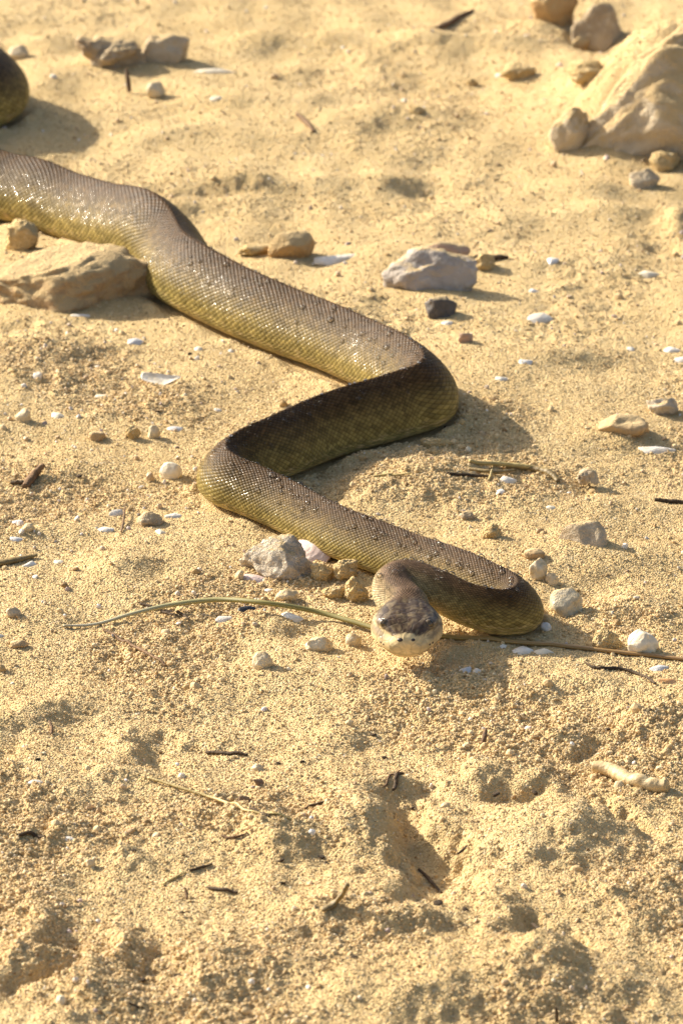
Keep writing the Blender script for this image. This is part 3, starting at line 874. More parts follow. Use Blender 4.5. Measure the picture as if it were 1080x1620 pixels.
rock('pebble', 'pale flat stone under the dark pointed clod by the boulder foot', 'pebble', 'palerock', 994, 262, 1042, 298, 35, 0.8, sub=4, turn=20)
rock('sand_clod', 'dark pointed clod leaning on a pale stone at the boulder foot', 'sand clod', 'clod', 1026, 236, 1078, 272, 36, 0.8, sub=4)
rock('rock', 'broad sandy brown rock pressed against the bend of the snake', 'rock', 'sandlump', -40, 380, 254, 492, 144, 0.7, sub=5, lump=0.26, cuts=6, rough=0.12, sink=0.56, minh=0.2)
rock('sand_clod', 'upright sand clod on top of the broad sandy rock', 'sand clod', 'clod', 8, 340, 62, 396, 42, 0.8, sub=4)
rock('sand_clod', 'flat sand clod touching the back of the snake beside a blocky clod', 'sand clod', 'clod', 376, 380, 428, 406, 44, 0.8, sub=4)
rock('sand_clod', 'blocky sand clod between the snake and the long white shell', 'sand clod', 'sandrock', 424, 358, 498, 408, 45, 0.7, sub=4)
rock('rock', 'mauve grey rock with whitish crust above a dark little stone', 'rock', 'greyrock', 604, 376, 760, 458, 51, 0.55, sub=5, lump=0.2, cuts=10, rough=0.08, turn=-12)
rock('rock', 'flat pinkish rock lying behind the mauve grey rock', 'rock', 'pinkrock', 664, 374, 744, 408, 52, 0.8, sub=4, turn=10)
rock('sand_clod', 'brown clod beside the right end of the mauve grey rock', 'sand clod', 'clod', 750, 398, 784, 428, 53, 0.8, sub=4)
rock('pebble', 'little dark grey stone below the mauve grey rock', 'pebble', 'slate', 672, 464, 722, 502, 54, 0.7, sub=4, turn=15)
rock('pebble', 'pinkish pebble half sunk right of the fold of the snake', 'pebble', 'pinkrock', 724, 522, 748, 542, 55, 0.8, sub=3)
rock('rock', 'low tan stone half buried in the sand left of the cream knobbly stone', 'rock', 'tanstone', 946, 652, 1028, 690, 56, 0.8, sub=4, cuts=4, sink=0.35)
rock('pebble', 'cream knobbly stone beside the low tan stone', 'pebble', 'coral', 1022, 624, 1074, 658, 57, 0.8, sub=4, rough=0.12)
rock('rock', 'grey white stone sunk in the sand above the run of white pebbles', 'rock', 'palerock', 884, 812, 968, 862, 58, 0.8, sub=4, sink=0.6, turn=-30, minh=0.2)
rock('pebble', 'cream pebble lying above the run of white pebbles', 'pebble', 'tanstone', 828, 866, 862, 884, 59, 0.7, sub=3, cuts=3)
rock('pebble', 'egg shaped white pebble, topmost of the run beside the snake fold', 'pebble', 'whitestone', 836, 882, 866, 918, 60, 0.9, sub=4, cuts=2)
rock('pebble', 'small white pebble in the middle of the run beside the snake fold', 'pebble', 'whitestone', 862, 906, 884, 926, 61, 0.9, sub=3, cuts=2)
rock('pebble', 'largest white pebble at the lower end of the run beside the snake', 'pebble', 'whitestone', 868, 924, 924, 974, 62, 0.9, sub=4, cuts=4, turn=-25)
rock('pebble', 'cream ridged pebble near the right end of the grass stem', 'pebble', 'creamshell', 992, 994, 1042, 1036, 63, 0.8, sub=4, cuts=3)
rock('sand_clod', 'round sand clod left of the cream ridged pebble', 'sand clod', 'clod', 936, 990, 984, 1028, 64, 0.8, sub=4)
rock('rock', 'white coral rock wedged under the belly of the snake', 'rock', 'coral', 374, 838, 494, 914, 71, 0.65, sub=5, lump=0.25, rough=0.10, turn=-20, sink=0.34)
rock('sand_clod', 'round sand clod between the coral rock and the snake neck', 'sand clod', 'clod', 544, 908, 584, 954, 72, 0.8, sub=4)
rock('sand_clod', 'sand clod tucked under the belly beside the pink edged shell', 'sand clod', 'clod', 526, 886, 566, 920, 73, 0.8, sub=4)
rock('sand_clod', 'sand clod lying on the lower edge of the coral rock', 'sand clod', 'clod', 490, 888, 530, 922, 74, 0.8, sub=4)
rock('sand_clod', 'flat sand clod left of the round clod near the neck', 'sand clod', 'clod', 508, 922, 548, 948, 75, 0.8, sub=4)
rock('pebble', 'whitish nugget between the coral rock and the grass stem', 'pebble', 'whitestone', 434, 926, 472, 950, 76, 0.8, sub=4)
rock('pebble', 'round cream pebble resting on the sand below the grass stem', 'pebble', 'whitestone', 398, 1026, 432, 1058, 77, 0.9, sub=4, cuts=1, lump=0.1)
rock('pebble', 'white broken stone below the grass stem close to the head', 'pebble', 'whitestone', 482, 1002, 526, 1030, 78, 0.8, sub=4, rough=0.1)
rock('pebble', 'cream stone touching the stem left of the head', 'pebble', 'whitestone', 546, 1000, 572, 1022, 79, 0.8, sub=3)
rock('pebble', 'oval white pebble with an orange tint beside the left fold of the snake', 'pebble', 'creamshell', 252, 728, 290, 758, 80, 0.7, sub=4, cuts=1, lump=0.08, turn=-25)
rock('pebble', 'upright white pebble above the oval white pebble', 'pebble', 'whitestone', 234, 670, 254, 694, 81, 0.8, sub=3, cuts=2)
rock('pebble', 'cream stone bit in the gritty patch left of the snake', 'pebble', 'whitestone', 24, 644, 50, 668, 82, 0.8, sub=3)
rock('pebble', 'tan pebble half sunk in the gritty patch', 'pebble', 'tanstone', 140, 680, 168, 698, 83, 0.8, sub=3)
rock('pebble', 'greyish pebble sunk between the brown stick and the stem tip', 'pebble', 'palerock', 10, 960, 34, 978, 84, 0.8, sub=3)
rock('pebble', 'small tan pebble lying left of the pale tip of the grass stem', 'pebble', 'tanstone', 16, 1010, 46, 1026, 85, 0.8, sub=3)
rock('pebble', 'small white pebble alone beside a tiny dark crumb', 'pebble', 'whitestone', 136, 1358, 152, 1374, 86, 0.9, sub=3, cuts=1)
rock('pebble', 'cream pebble below the dark stick on coarse sand', 'pebble', 'whitestone', 398, 1206, 418, 1220, 87, 0.9, sub=3, cuts=1)
rock('pebble', 'bluish pebble in the shade of the right fold of the snake', 'pebble', 'blueshell', 854, 982, 872, 998, 88, 0.9, sub=3, cuts=1)
rock('sand_clod', 'brown clod among leaf bits above the left end of the grass stem', 'sand clod', 'brownrock', 216, 806, 258, 832, 89, 0.8, sub=4)
rock('sand_clod', 'small clod beside the gritty patch', 'sand clod', 'clod', 198, 672, 224, 696, 90, 0.8, sub=3)
rock('sand_clod', 'sandy lump under the right fold of the snake body', 'sand clod', 'clod', 664, 684, 716, 708, 91, 0.8, sub=4)
rock('sand_clod', 'sand clod above the twig bundle shadow with a dark underside', 'sand clod', 'clod', 762, 824, 794, 852, 92, 0.8, sub=3)
rock('sand_clod', 'darker clod next to a tan one right of the snake back', 'sand clod', 'brownrock', 726, 806, 752, 822, 93, 0.8, sub=3)

# ------------------------------------------------------------------ shells
def shard_mesh(name, W, D, curve, seed, thick=0.0006, point=0.3):
    rs = random.Random(seed)
    nu, nvv = 15, 24
    k = rs.choice((4, 5, 5, 6, 7))
    st = rs.uniform(0, 6.28)
    cs = []
    for i in range(k):
        a_ = st + (i + rs.uniform(-0.28, 0.28)) / k * 2 * math.pi
        r_ = rs.uniform(0.72, 1.08) + (point * 0.6 if i == 0 else 0)
        cs.append((math.cos(a_) * r_, math.sin(a_) * r_))
    ring_ = []
    for j in range(nvv):
        q_ = j / nvv * k; i = int(q_); t_ = q_ - i
        a0_, b0_ = cs[i], cs[(i + 1) % k]
        ring_.append((a0_[0] + (b0_[0] - a0_[0]) * t_ + rs.uniform(-.03, .03), a0_[1] + (b0_[1] - a0_[1]) * t_ + rs.uniform(-.03, .03)))
    ring_ = [((ring_[j - 1][0] + 3 * ring_[j][0] + ring_[(j + 1) % nvv][0]) / 5, (ring_[j - 1][1] + 3 * ring_[j][1] + ring_[(j + 1) % nvv][1]) / 5) for j in range(nvv)]
    xs_ = [c_[0] for c_ in ring_]; ys_ = [c_[1] for c_ in ring_]
    ring_ = [((c_[0] - (min(xs_) + max(xs_)) / 2) * 2 / (max(xs_) - min(xs_)), (c_[1] - (min(ys_) + max(ys_)) / 2) * 2 / (max(ys_) - min(ys_))) for c_ in ring_]
    vs_ = []
    for sgn in (1, -1):
        for i in range(nu):
            q = (i / (nu - 1))
            for j in range(nvv):
                x = ring_[j][0] * q * W / 2; y = ring_[j][1] * q * D / 2
                rib = 0.02 * math.sin(q * 26) * min(W, D) * 0.3
                z = curve * (1 - q * q) + rib + sgn * thick * 0.5 * (1 - 0.5 * q)
                vs_.append((x, y, z))
    f = []
    for sblk in (0, 1):
        o_ = sblk * nu * nvv
        for i in range(nu - 1):
            for j in range(nvv):
                q4 = [o_ + i * nvv + j, o_ + (i + 1) * nvv + j, o_ + (i + 1) * nvv + (j + 1) % nvv, o_ + i * nvv + (j + 1) % nvv]
                f.append(q4 if sblk == 0 else q4[::-1])
    for j in range(nvv):
        i0 = (nu - 1) * nvv
        f.append([i0 + j, nu * nvv + i0 + j, nu * nvv + i0 + (j + 1) % nvv, i0 + (j + 1) % nvv])
    return mesh_np(name, vs_, np.array(f))
def shard(name, label, cat, mat, x0, y0, x1, y1, seed, turn=0.0, tilt=0.35, roll=0.0, cup=False, group=None, point=0.3):
    cxp, cyp = (x0 + x1) / 2, (y0 + y1) / 2
    p = G(cxp, cyp); s = mpp(p)
    W = (x1 - x0) * s * 0.85
    D = min(0.75 * (y1 - y0) * s / math.sin(PITCH + max(tilt, 0)), W * 1.6)
    me_ = shard_mesh(name, W, D, 0.16 * min(W, D) * (-1 if cup else 1), seed, min(0.0014, 0.12 * min(W, D)), point)
    o = link(name, me_, M[mat])
    rad = D * 0.5
    o.location = (p.x, p.y, sink_z(p.x, p.y, W * 0.3) + abs(math.sin(tilt)) * rad * 0.3 + (-0.0006 if not cup else 0.16 * min(W, D)))
    o.rotation_euler = (tilt, R(roll), R(turn))
    tag(o, label, cat, group)
    return o
SF = 'shell fragment'
shard('shell', 'long white shell lying beside the blocky sand clod', 'shell', 'shell', 488, 402, 584, 424, 1, 12, 0.35)
shard('shell', 'hollow mussel shell with dark inside left of the snake body', 'shell', 'shell', 216, 594, 292, 620, 2, -12, 0.5, cup=True)
shard('shell_fragment', 'flat greyish shell fragment above the hollow mussel shell', SF, 'blueshell', 196, 532, 232, 552, 3, 20)
shard('shell_fragment', 'narrow white shell splinter on the sand before the broad sandy rock', SF, 'shell', 108, 494, 146, 506, 4, 10)
shard('shell_fragment', 'white shell chip close below the belly of the snake', SF, 'shell', 358, 550, 372, 562, 5)
shard('shell_fragment', 'pale shell piece sunk between mussel shell and belly', SF, 'creamshell', 306, 546, 322, 560, 6)
shard('shell_fragment', 'cream shell flake between the cream stone bit and the tan pebble', SF, 'creamshell', 80, 650, 106, 668, 7)
shard('shell_fragment', 'white flake left of the upright white pebble', SF, 'creamshell', 148, 622, 178, 634, 8)
shard('shell_fragment', 'pale flake right of the upright white pebble', SF, 'blueshell', 262, 672, 292, 686, 9)
shard('shell_fragment', 'little white chip near the snake above the oval pebble', SF, 'shell', 334, 644, 352, 654, 10)
shard('shell_fragment', 'white plump shell half buried right of the dark little stone', SF, 'shell', 828, 492, 878, 522, 11, 10, 0.5)
shard('shell_fragment', 'small white shell chip under the dark little stone', SF, 'shell', 696, 506, 718, 520, 12)
shard('shell_fragment', 'white oval shell chip right of the snake fold', SF, 'shell', 780, 593, 806, 608, 13, 15)
shard('shell_fragment', 'greyish flake above the white oval chip', SF, 'blueshell', 818, 566, 844, 580, 14)
shard('shell_fragment', 'bright little shell chip between the scallop pair and the plump white shell', SF, 'shell', 990, 546, 1006, 560, 15, 30)
shard('shell_fragment', 'white scallop piece, farther one of a touching pair', SF, 'shell', 1046, 546, 1080, 564, 16)
shard('shell_fragment', 'white scallop piece, nearer one of a touching pair', SF, 'shell', 1062, 562, 1096, 580, 17)
shard('shell_fragment', 'small bluish shell sliver behind the plump white shell', SF, 'blueshell', 860, 408, 884, 424, 18, -30)
shard('shell_fragment', 'pale sunken shell on the slope beyond the plump white shell', SF, 'creamshell', 1000, 426, 1046, 446, 19)
shard('shell_fragment', 'grey flake right of the mauve grey rock', SF, 'blueshell', 832, 454, 854, 468, 20)
shard('shell_fragment', 'long curved white shell piece near the low tan stone', SF, 'shell', 1004, 704, 1074, 722, 21, 4, 0.3)
shard('shell_fragment', 'white shell wedge beneath the dry twig bundle', SF, 'shell', 782, 750, 822, 776, 22, 30, 0.6)
shard('shell_fragment', 'white chip in front of the dry twig bundle', SF, 'shell', 780, 770, 798, 788, 23, -40, 0.5)
shard('shell_fragment', 'cream chip on the sand bank in the crook of the snake', SF, 'creamshell', 858, 798, 880, 810, 24)
shard('shell_fragment', 'white shell shard pointing up beside the brown clod', SF, 'shell', 170, 804, 200, 826, 25, 30, 0.8)
shard('shell_fragment', 'flat white shell shard left of the brown clod', SF, 'shell', 150, 832, 184, 848, 26, 0)
shard('shell_fragment', 'white shell pieces beside the brown clod', SF, 'shell', 258, 810, 292, 826, 27, 10, 0.5)
shard('shell_fragment', 'small white flake below the brown clod', SF, 'creamshell', 244, 834, 266, 852, 28)
shard('shell_fragment', 'bluish white chip beyond the flat brown stick', SF, 'blueshell', 16, 820, 38, 834, 29, -20)
shard('shell_fragment', 'thin grey flake just beyond the flat brown stick', SF, 'blueshell', 12, 848, 40, 860, 30)
shard('shell_fragment', 'white shard leaning on the brown stick', SF, 'shell', 30, 886, 62, 904, 31, 20, 0.6)
shard('shell_fragment', 'cream flake right of the brown stick', SF, 'creamshell', 84, 884, 106, 896, 32)
shard('shell', 'pink edged shell slab leaning against the coral rock under the snake', 'shell', 'pinkshell', 440, 838, 536, 916, 33, -38, 0.55)
shard('shell_fragment', 'pinkish shell fragment below the coral rock', SF, 'pinkshell', 374, 906, 430, 928, 34, -5, 0.3)
shard('shell_fragment', 'white sliver under the grass stem beside a dark flake', SF, 'shell', 338, 972, 376, 992, 35, 20, 0.5)
shard('shell_fragment', 'white flake tucked under the grass stem', SF, 'shell', 440, 966, 484, 990, 36, -8, 0.4)
shard('shell_fragment', 'bright chip between the coral rock and the whitish nugget', SF, 'shell', 414, 930, 436, 942, 37)
shard('shell_fragment', 'white shell crust in the sand just below the right part of the stem', SF, 'shell', 806, 1020, 846, 1044, 38, -8, 0.3)
shard('shell_fragment', 'smaller shell crust touching the white crust below the stem', SF, 'creamshell', 842, 1024, 878, 1042, 138, 15, 0.2)
shard('shell_fragment', 'little bright chip left of the white crust below the stem', SF, 'shell', 788, 1016, 806, 1030, 139, 40, 0.4)
shard('shell_fragment', 'bluish white chip in the shadow of the head', SF, 'blueshell', 722, 1050, 748, 1074, 39, -40, 0.4)
shard('shell_fragment', 'thin bluish flake lying level with the pale straw', SF, 'blueshell', 40, 1230, 74, 1244, 40)
shard('shell_fragment', 'small white flake beside the black bit of twig', SF, 'shell', 98, 1322, 122, 1334, 41)
shard('shell_fragment', 'pale shell beside the small tan pebble', SF, 'shell', -12, 998, 10, 1016, 42, 30, 0.5)
shard('shell_fragment', 'small white shell bit left of the lone sand clod', SF, 'shell', 780, 114, 800, 126, 43)
shard('shell_fragment', 'long thin pale shell behind the snake near the small white pebble', SF, 'creamshell', 298, 106, 380, 124, 44, 4, 0.3)
shard('shell_fragment', 'pale flake under the long thin pale shell', SF, 'creamshell', 330, 152, 356, 166, 45)
shard('flake', 'orange flake at the end of the dark curved twig', 'flake', 'orange', 1036, 1070, 1072, 1090, 46, 20, 0.5)
shard('shell_fragment', 'grey shell flake under the stem near the dark curved twig', SF, 'blueshell', 1024, 1050, 1060, 1068, 47)
shard('dry_leaf', 'crumpled brown leaf at the end of the pale straw', 'leaf', 'leaf', 372, 1256, 406, 1294, 48, 40, 1.1)
shard('dry_leaf', 'small pointed brown leaf standing above the pale straw', 'leaf', 'leaf', 400, 1226, 424, 1256, 49, 60, 0.9, point=0.8)
shard('dark_flake', 'glossy black flake under the arch of the grass stem', 'flake', 'black', 370, 956, 410, 976, 50, 20, 0.7)
shard('dark_flake', 'narrow dark flake under the pale half of the grass stem', 'flake', 'bark', 246, 964, 280, 976, 51, -10, 0.4)
# ribbed snail shell
def spiral_shell(label, px, py, wpx, mat):
    p = G(px, py); s = mpp(p); W = wpx * s
    V_, F_ = [], []
    nS, nC = 60, 14
    for i in range(nS):
        t = i / (nS - 1); a_ = t * 5.5 * math.pi
        rr = W * 0.24 * math.exp(-1.5 * t); ro = W * 0.26 * math.exp(-1.5 * t)
        c = np.array((math.cos(a_) * ro, math.sin(a_) * ro, W * 0.7 * (1 - math.exp(-1.6 * t))))
        for j in range(nC):
            b_ = j / nC * 2 * math.pi
            k = 1 + 0.10 * math.sin(i * 2.1)
            V_.append(c + k * rr * np.array((math.cos(a_) * math.cos(b_), math.sin(a_) * math.cos(b_), math.sin(b_))))
    o = link('snail_shell', mesh_np('snail_shell', V_, grid_faces(nS, nC, True)), M[mat])
    o.location = (p.x, p.y, p.z + W * 0.26); o.rotation_euler = (R(70), R(20), R(-50))
    tag(o, label, 'shell')
spiral_shell('ribbed grey snail shell beside the shadow of the snake fold', 930, 766, 40, 'palerock')

# ------------------------------------------------------------------ twigs and stems
def tube_mesh(name, P, rad, ns=10, flat=1.0, knob=0.0, seed=0):
    P = np.asarray(P, float); rad = np.asarray(rad, float)
    rs = np.random.default_rng(seed)
    Tn = unit(np.gradient(P, axis=0))
    Sx = np.cross(Tn, [0, 0, 1.0]); Sx = unit(Sx + 1e-9); Ux = np.cross(Sx, Tn)
    a_ = np.linspace(0, 2 * math.pi, ns, endpoint=False)
    jit = 1 + knob * rs.normal(0, 1, (len(P), ns))
    V_ = P[:, None, :] + (np.cos(a_) * rad[:, None] * jit)[..., None] * Sx[:, None, :] + (np.sin(a_) * rad[:, None] * jit * flat)[..., None] * Ux[:, None, :]
    V_ = V_.reshape(-1, 3)
    F_ = grid_faces(len(P), ns, True).tolist()
    n0 = len(V_)
    V_ = np.vstack([V_, P[0], P[-1]])
    F_ += [[(k + 1) % ns, k, n0] for k in range(ns)]
    b_ = (len(P) - 1) * ns
    F_ += [[b_ + k, b_ + (k + 1) % ns, n0 + 1] for k in range(ns)]
    me_ = bpy.data.meshes.new(name)
    me_.from_pydata(V_.tolist(), [], F_)
    me_.polygons.foreach_set('use_smooth', [True] * len(F_))
    uvl_ = me_.uv_layers.new(name='UVMap')
    lv_ = np.zeros(len(me_.loops), np.int32); me_.loops.foreach_get('vertex_index', lv_)
    lv_ = np.minimum(lv_, n0 - 1)
    uvl_.data.foreach_set('uv', np.column_stack([(lv_ // ns) / (len(P) - 1), (lv_ % ns) / ns]).astype(np.float32).ravel())
    return me_
def twig(name, label, cat, mat, path, rpx, lift=None, taper=(0.8, 0.6), n=14, flat=0.9, knob=0.06, seed=0, group=None):
    """path in picture pixels along the sand, radius in pixels, lift in mm over the sand"""
    K = len(path)
    lift = lift or [0.0] * K
    W3 = []
    for (px, py), lf in zip(path, lift):
        p = G(px, py); s = mpp(p)
        for _ in range(6):
            p = at_z(px, py, float(gz(p.x, p.y)) + lf * 0.001 + rpx * s * 0.55)
        W3.append((p.x, p.y, p.z))
    W3 = np.array(W3)
    C = catmull(np.column_stack([W3, np.zeros(K), np.zeros(K)]), n)[:, :3]
    C[:, 2] = smooth1(C[:, 2], min(n // 2, len(C) // 3))
    s = mpp(Vector(C[0]))
    t = np.linspace(0, 1, len(C))
    rad = rpx * s * (taper[0] + (1 - taper[0]) * sstep(0, 0.25, t)) * (1 - (1 - taper[1]) * sstep(0.6, 1, t))
    rad = rad * (1 + 0.5 * knob * np.sin(t * 23 + seed))
    C[:, 2] = np.maximum(C[:, 2], gz(C[:, 0], C[:, 1]) + rad * 0.6 * flat + 0.0004)      # never under the sand
    C[1:-1, 2] = (C[:-2, 2] + 2 * C[1:-1, 2] + C[2:, 2]) / 4
    me_ = tube_mesh(name, C, rad, 10, flat, knob, seed)
    o = link(name, me_, M[mat])
    tag(o, label, cat, group)
    return o
twig('grass_stem', 'long bent grass stem, grey green turning brown, passing under the snake head', 'grass stem', 'stem',
     [(100, 990), (150, 988), (205, 972), (270, 957), (340, 949), (420, 953), (500, 968), (560, 984), (605, 997), (655, 1003), (715, 1008), (800, 1014), (900, 1023), (1000, 1034), (1100, 1045), (1200, 1056)],
     5.2, lift=[0, 0.4, 3, 6, 7, 6, 4, 2, .6, .3, .3, .3, .3, .3, .4, .4], taper=(0.5, 0.7), n=12, flat=0.75, knob=0.0)
twig('twig', 'thin curved brown twig trailing below the pale end of the grass stem', 'twig', 'brownwood', [(163, 994), (182, 1008), (212, 1022), (238, 1036), (263, 1054)], 2.6, lift=[1, 1.2, 1.2, 1, 0], taper=(0.6, 0.7))
twig('twig', 'short thin twig standing upright before the lumpy brown rock', 'twig', 'brownwood', [(205, 146), (203, 128), (200, 108)], 4, lift=[0, 9, 19])
twig('stick', 'dark slanting stick on the far sand', 'stick', 'brownwood', [(688, 45), (715, 34), (748, 16)], 5, taper=(0.6, 0.5))
twig('stick', 'short mauve brown stick with a dark chip at its foot', 'stick', 'brownwood', [(40, 770), (54, 752), (70, 734)], 7, lift=[0, 2, 5], knob=0.08)
twig('twig', 'dark chip lying against the foot of the mauve brown stick', 'twig', 'bark', [(18, 764), (32, 764), (46, 768)], 4)
twig('stick', 'flat brown stick with a white shard leaning on it', 'stick', 'olivewood', [(-30, 892), (0, 890), (30, 884), (58, 878)], 8, flat=0.5, knob=0.08)
twig('twig', 'longest dry stalk of the twig bundle by the fold shadow', 'twig', 'straw', [(742, 732), (790, 734), (835, 738), (866, 742)], 4, lift=[1, 2, 2, 1], group='dry twig bundle')
twig('twig', 'thick dark stalk at the right end of the twig bundle', 'twig', 'olivewood', [(800, 740), (845, 742), (872, 750), (882, 762)], 6, lift=[0, 1, 1, 0], group='dry twig bundle')
twig('twig', 'thin dark twig lying lowest in the twig bundle', 'twig', 'bark', [(706, 749), (740, 752), (776, 754)], 3, group='dry twig bundle')
twig('twig', 'brown stalk crossing the middle of the twig bundle', 'twig', 'olivewood', [(740, 742), (780, 746), (815, 744)], 3.5, lift=[0, 2, 1], group='dry twig bundle')
twig('twig', 'short pale straw poking up in front of the twig bundle', 'twig', 'straw', [(772, 760), (776, 750), (778, 742)], 2, lift=[0, 2, 5], group='dry twig bundle')
twig('twig', 'dark twig beyond the half sunk grey white stone', 'twig', 'bark', [(1034, 791), (1060, 794), (1096, 796)], 4)
twig('twig', 'small dark stick beside the brown clod at the mauve grey rock', 'twig', 'bark', [(772, 410), (788, 408), (804, 407)], 5)
twig('twig', 'dark curved twig under the right part of the grass stem', 'twig', 'bark', [(924, 1048), (944, 1058), (984, 1060), (1012, 1068), (1036, 1082)], 3, taper=(0.4, 0.7))
twig('bleached_stick', 'curved pale bone coloured stick lying on the coarse sand', 'stick', 'bone', [(938, 1212), (965, 1218), (995, 1234), (1025, 1243), (1055, 1244)], 12, lift=[3, 2, 1, 0, 0], taper=(0.75, 1.0), knob=0.03, flat=0.95)
twig('stick', 'straight dark stick lying flat above the cream pebble', 'stick', 'bark', [(326, 1190), (358, 1192), (392, 1194)], 4.5, flat=0.6)
twig('straw', 'long pale straw leading to the crumpled brown leaf', 'straw', 'straw', [(234, 1230), (285, 1246), (340, 1264), (400, 1284), (462, 1297)], 2.6, lift=[2, 2, 1, 0, 0])
twig('twig', 'dark thin twig beneath the crumpled leaf', 'twig', 'bark', [(396, 1280), (410, 1287), (426, 1292)], 2.6)
twig('twig', 'small dark twig right of the crumpled leaf', 'twig', 'bark', [(482, 1280), (498, 1274), (514, 1268)], 2.4)
twig('stick', 'short black stick below the slanted straw piece', 'stick', 'bark', [(326, 1404), (350, 1407), (376, 1412)], 4, flat=0.6, taper=(0.5, 0.8))
twig('twig', 'slim dark piece of twig above the short black stick', 'twig', 'bark', [(300, 1378), (318, 1373), (336, 1367)], 2.6)
twig('straw', 'pale bit of straw beside the slim dark twig', 'straw', 'straw', [(258, 1400), (276, 1390), (294, 1380)], 2.2)
twig('twig', 'tiny upright brown thorn beside the short black stick', 'twig', 'brownwood', [(296, 1422), (295, 1412), (292, 1404)], 2.6, lift=[0, 2, 4])
twig('bark_piece', 'curved olive bark piece stuck in the sand by the foot hollow', 'bark', 'olivewood', [(510, 1440), (528, 1430), (542, 1414), (550, 1398)], 7.5, lift=[0, 3, 8, 14], flat=0.55, taper=(0.6, 0.7), knob=0.08)
twig('twig', 'dark splinter stuck in the right hollow beside a sand mound', 'twig', 'bark', [(842, 1462), (858, 1474), (874, 1488)], 3.2)
twig('twig', 'dark thin splinter along the big foot hollow', 'twig', 'bark', [(662, 1376), (680, 1394), (698, 1412)], 3)
twig('twig', 'slim splinter at the far rim of the big foot hollow', 'twig', 'bark', [(738, 1338), (730, 1346), (722, 1352)], 2.2)
twig('twig', 'dark stub rising at the upper rim of the big foot hollow', 'twig', 'bark', [(622, 1248), (630, 1238), (638, 1228)], 3.4, lift=[0, 2, 5])
twig('twig', 'thin brown straw next to the dark stub', 'twig', 'brownwood', [(608, 1244), (620, 1230), (634, 1216)], 1.8, lift=[0, 2, 5])
twig('twig', 'short dark twig poking up from the sand ridge', 'twig', 'bark', [(880, 1622), (880, 1606), (878, 1592)], 3, lift=[0, 4, 9])
twig('twig', 'little brown thorn standing on lumpy sand', 'twig', 'brownwood', [(82, 1162), (82, 1150), (78, 1140)], 2.6, lift=[0, 2, 4])
twig('twig', 'dark stub among the lumps of sand beyond the pale curved stick', 'twig', 'brownwood', [(762, 1178), (766, 1166), (768, 1152)], 4, lift=[0, 3, 6])
twig('twig', 'dark brown splinter below the pale half of the grass stem', 'twig', 'bark', [(222, 955), (256, 968), (284, 976)], 2.6)
twig('twig', 'second dark splinter close under the grass stem', 'twig', 'bark', [(280, 968), (290, 974), (298, 980)], 2.6)
twig('twig', 'pale thin sliver on the sand in the crook of the snake', 'straw', 'straw', [(590, 754), (620, 752), (650, 748)], 2)
twig('twig', 'black bit of twig beside a small white flake', 'twig', 'bark', [(30, 1322), (50, 1326), (72, 1332)], 3.5)
twig('twig', 'curved brown rootlet below the tiny leaf pair', 'twig', 'brownwood', [(350, 1322), (366, 1326), (392, 1318)], 2.4)
twig('twig', 'thin dark thread of root below a dark hollow', 'twig', 'bark', [(200, 1586), (214, 1594), (228, 1596)], 1.8)
twig('twig', 'short dark rootlet on the slope beside the lone far clod', 'twig', 'brownwood', [(470, 180), (482, 192), (496, 208)], 4)
twig('twig', 'fallen thread of red brown root beside the white shell shard', 'twig', 'brownwood', [(192, 842), (196, 822), (198, 800)], 1.8, lift=[0, 2, 4])

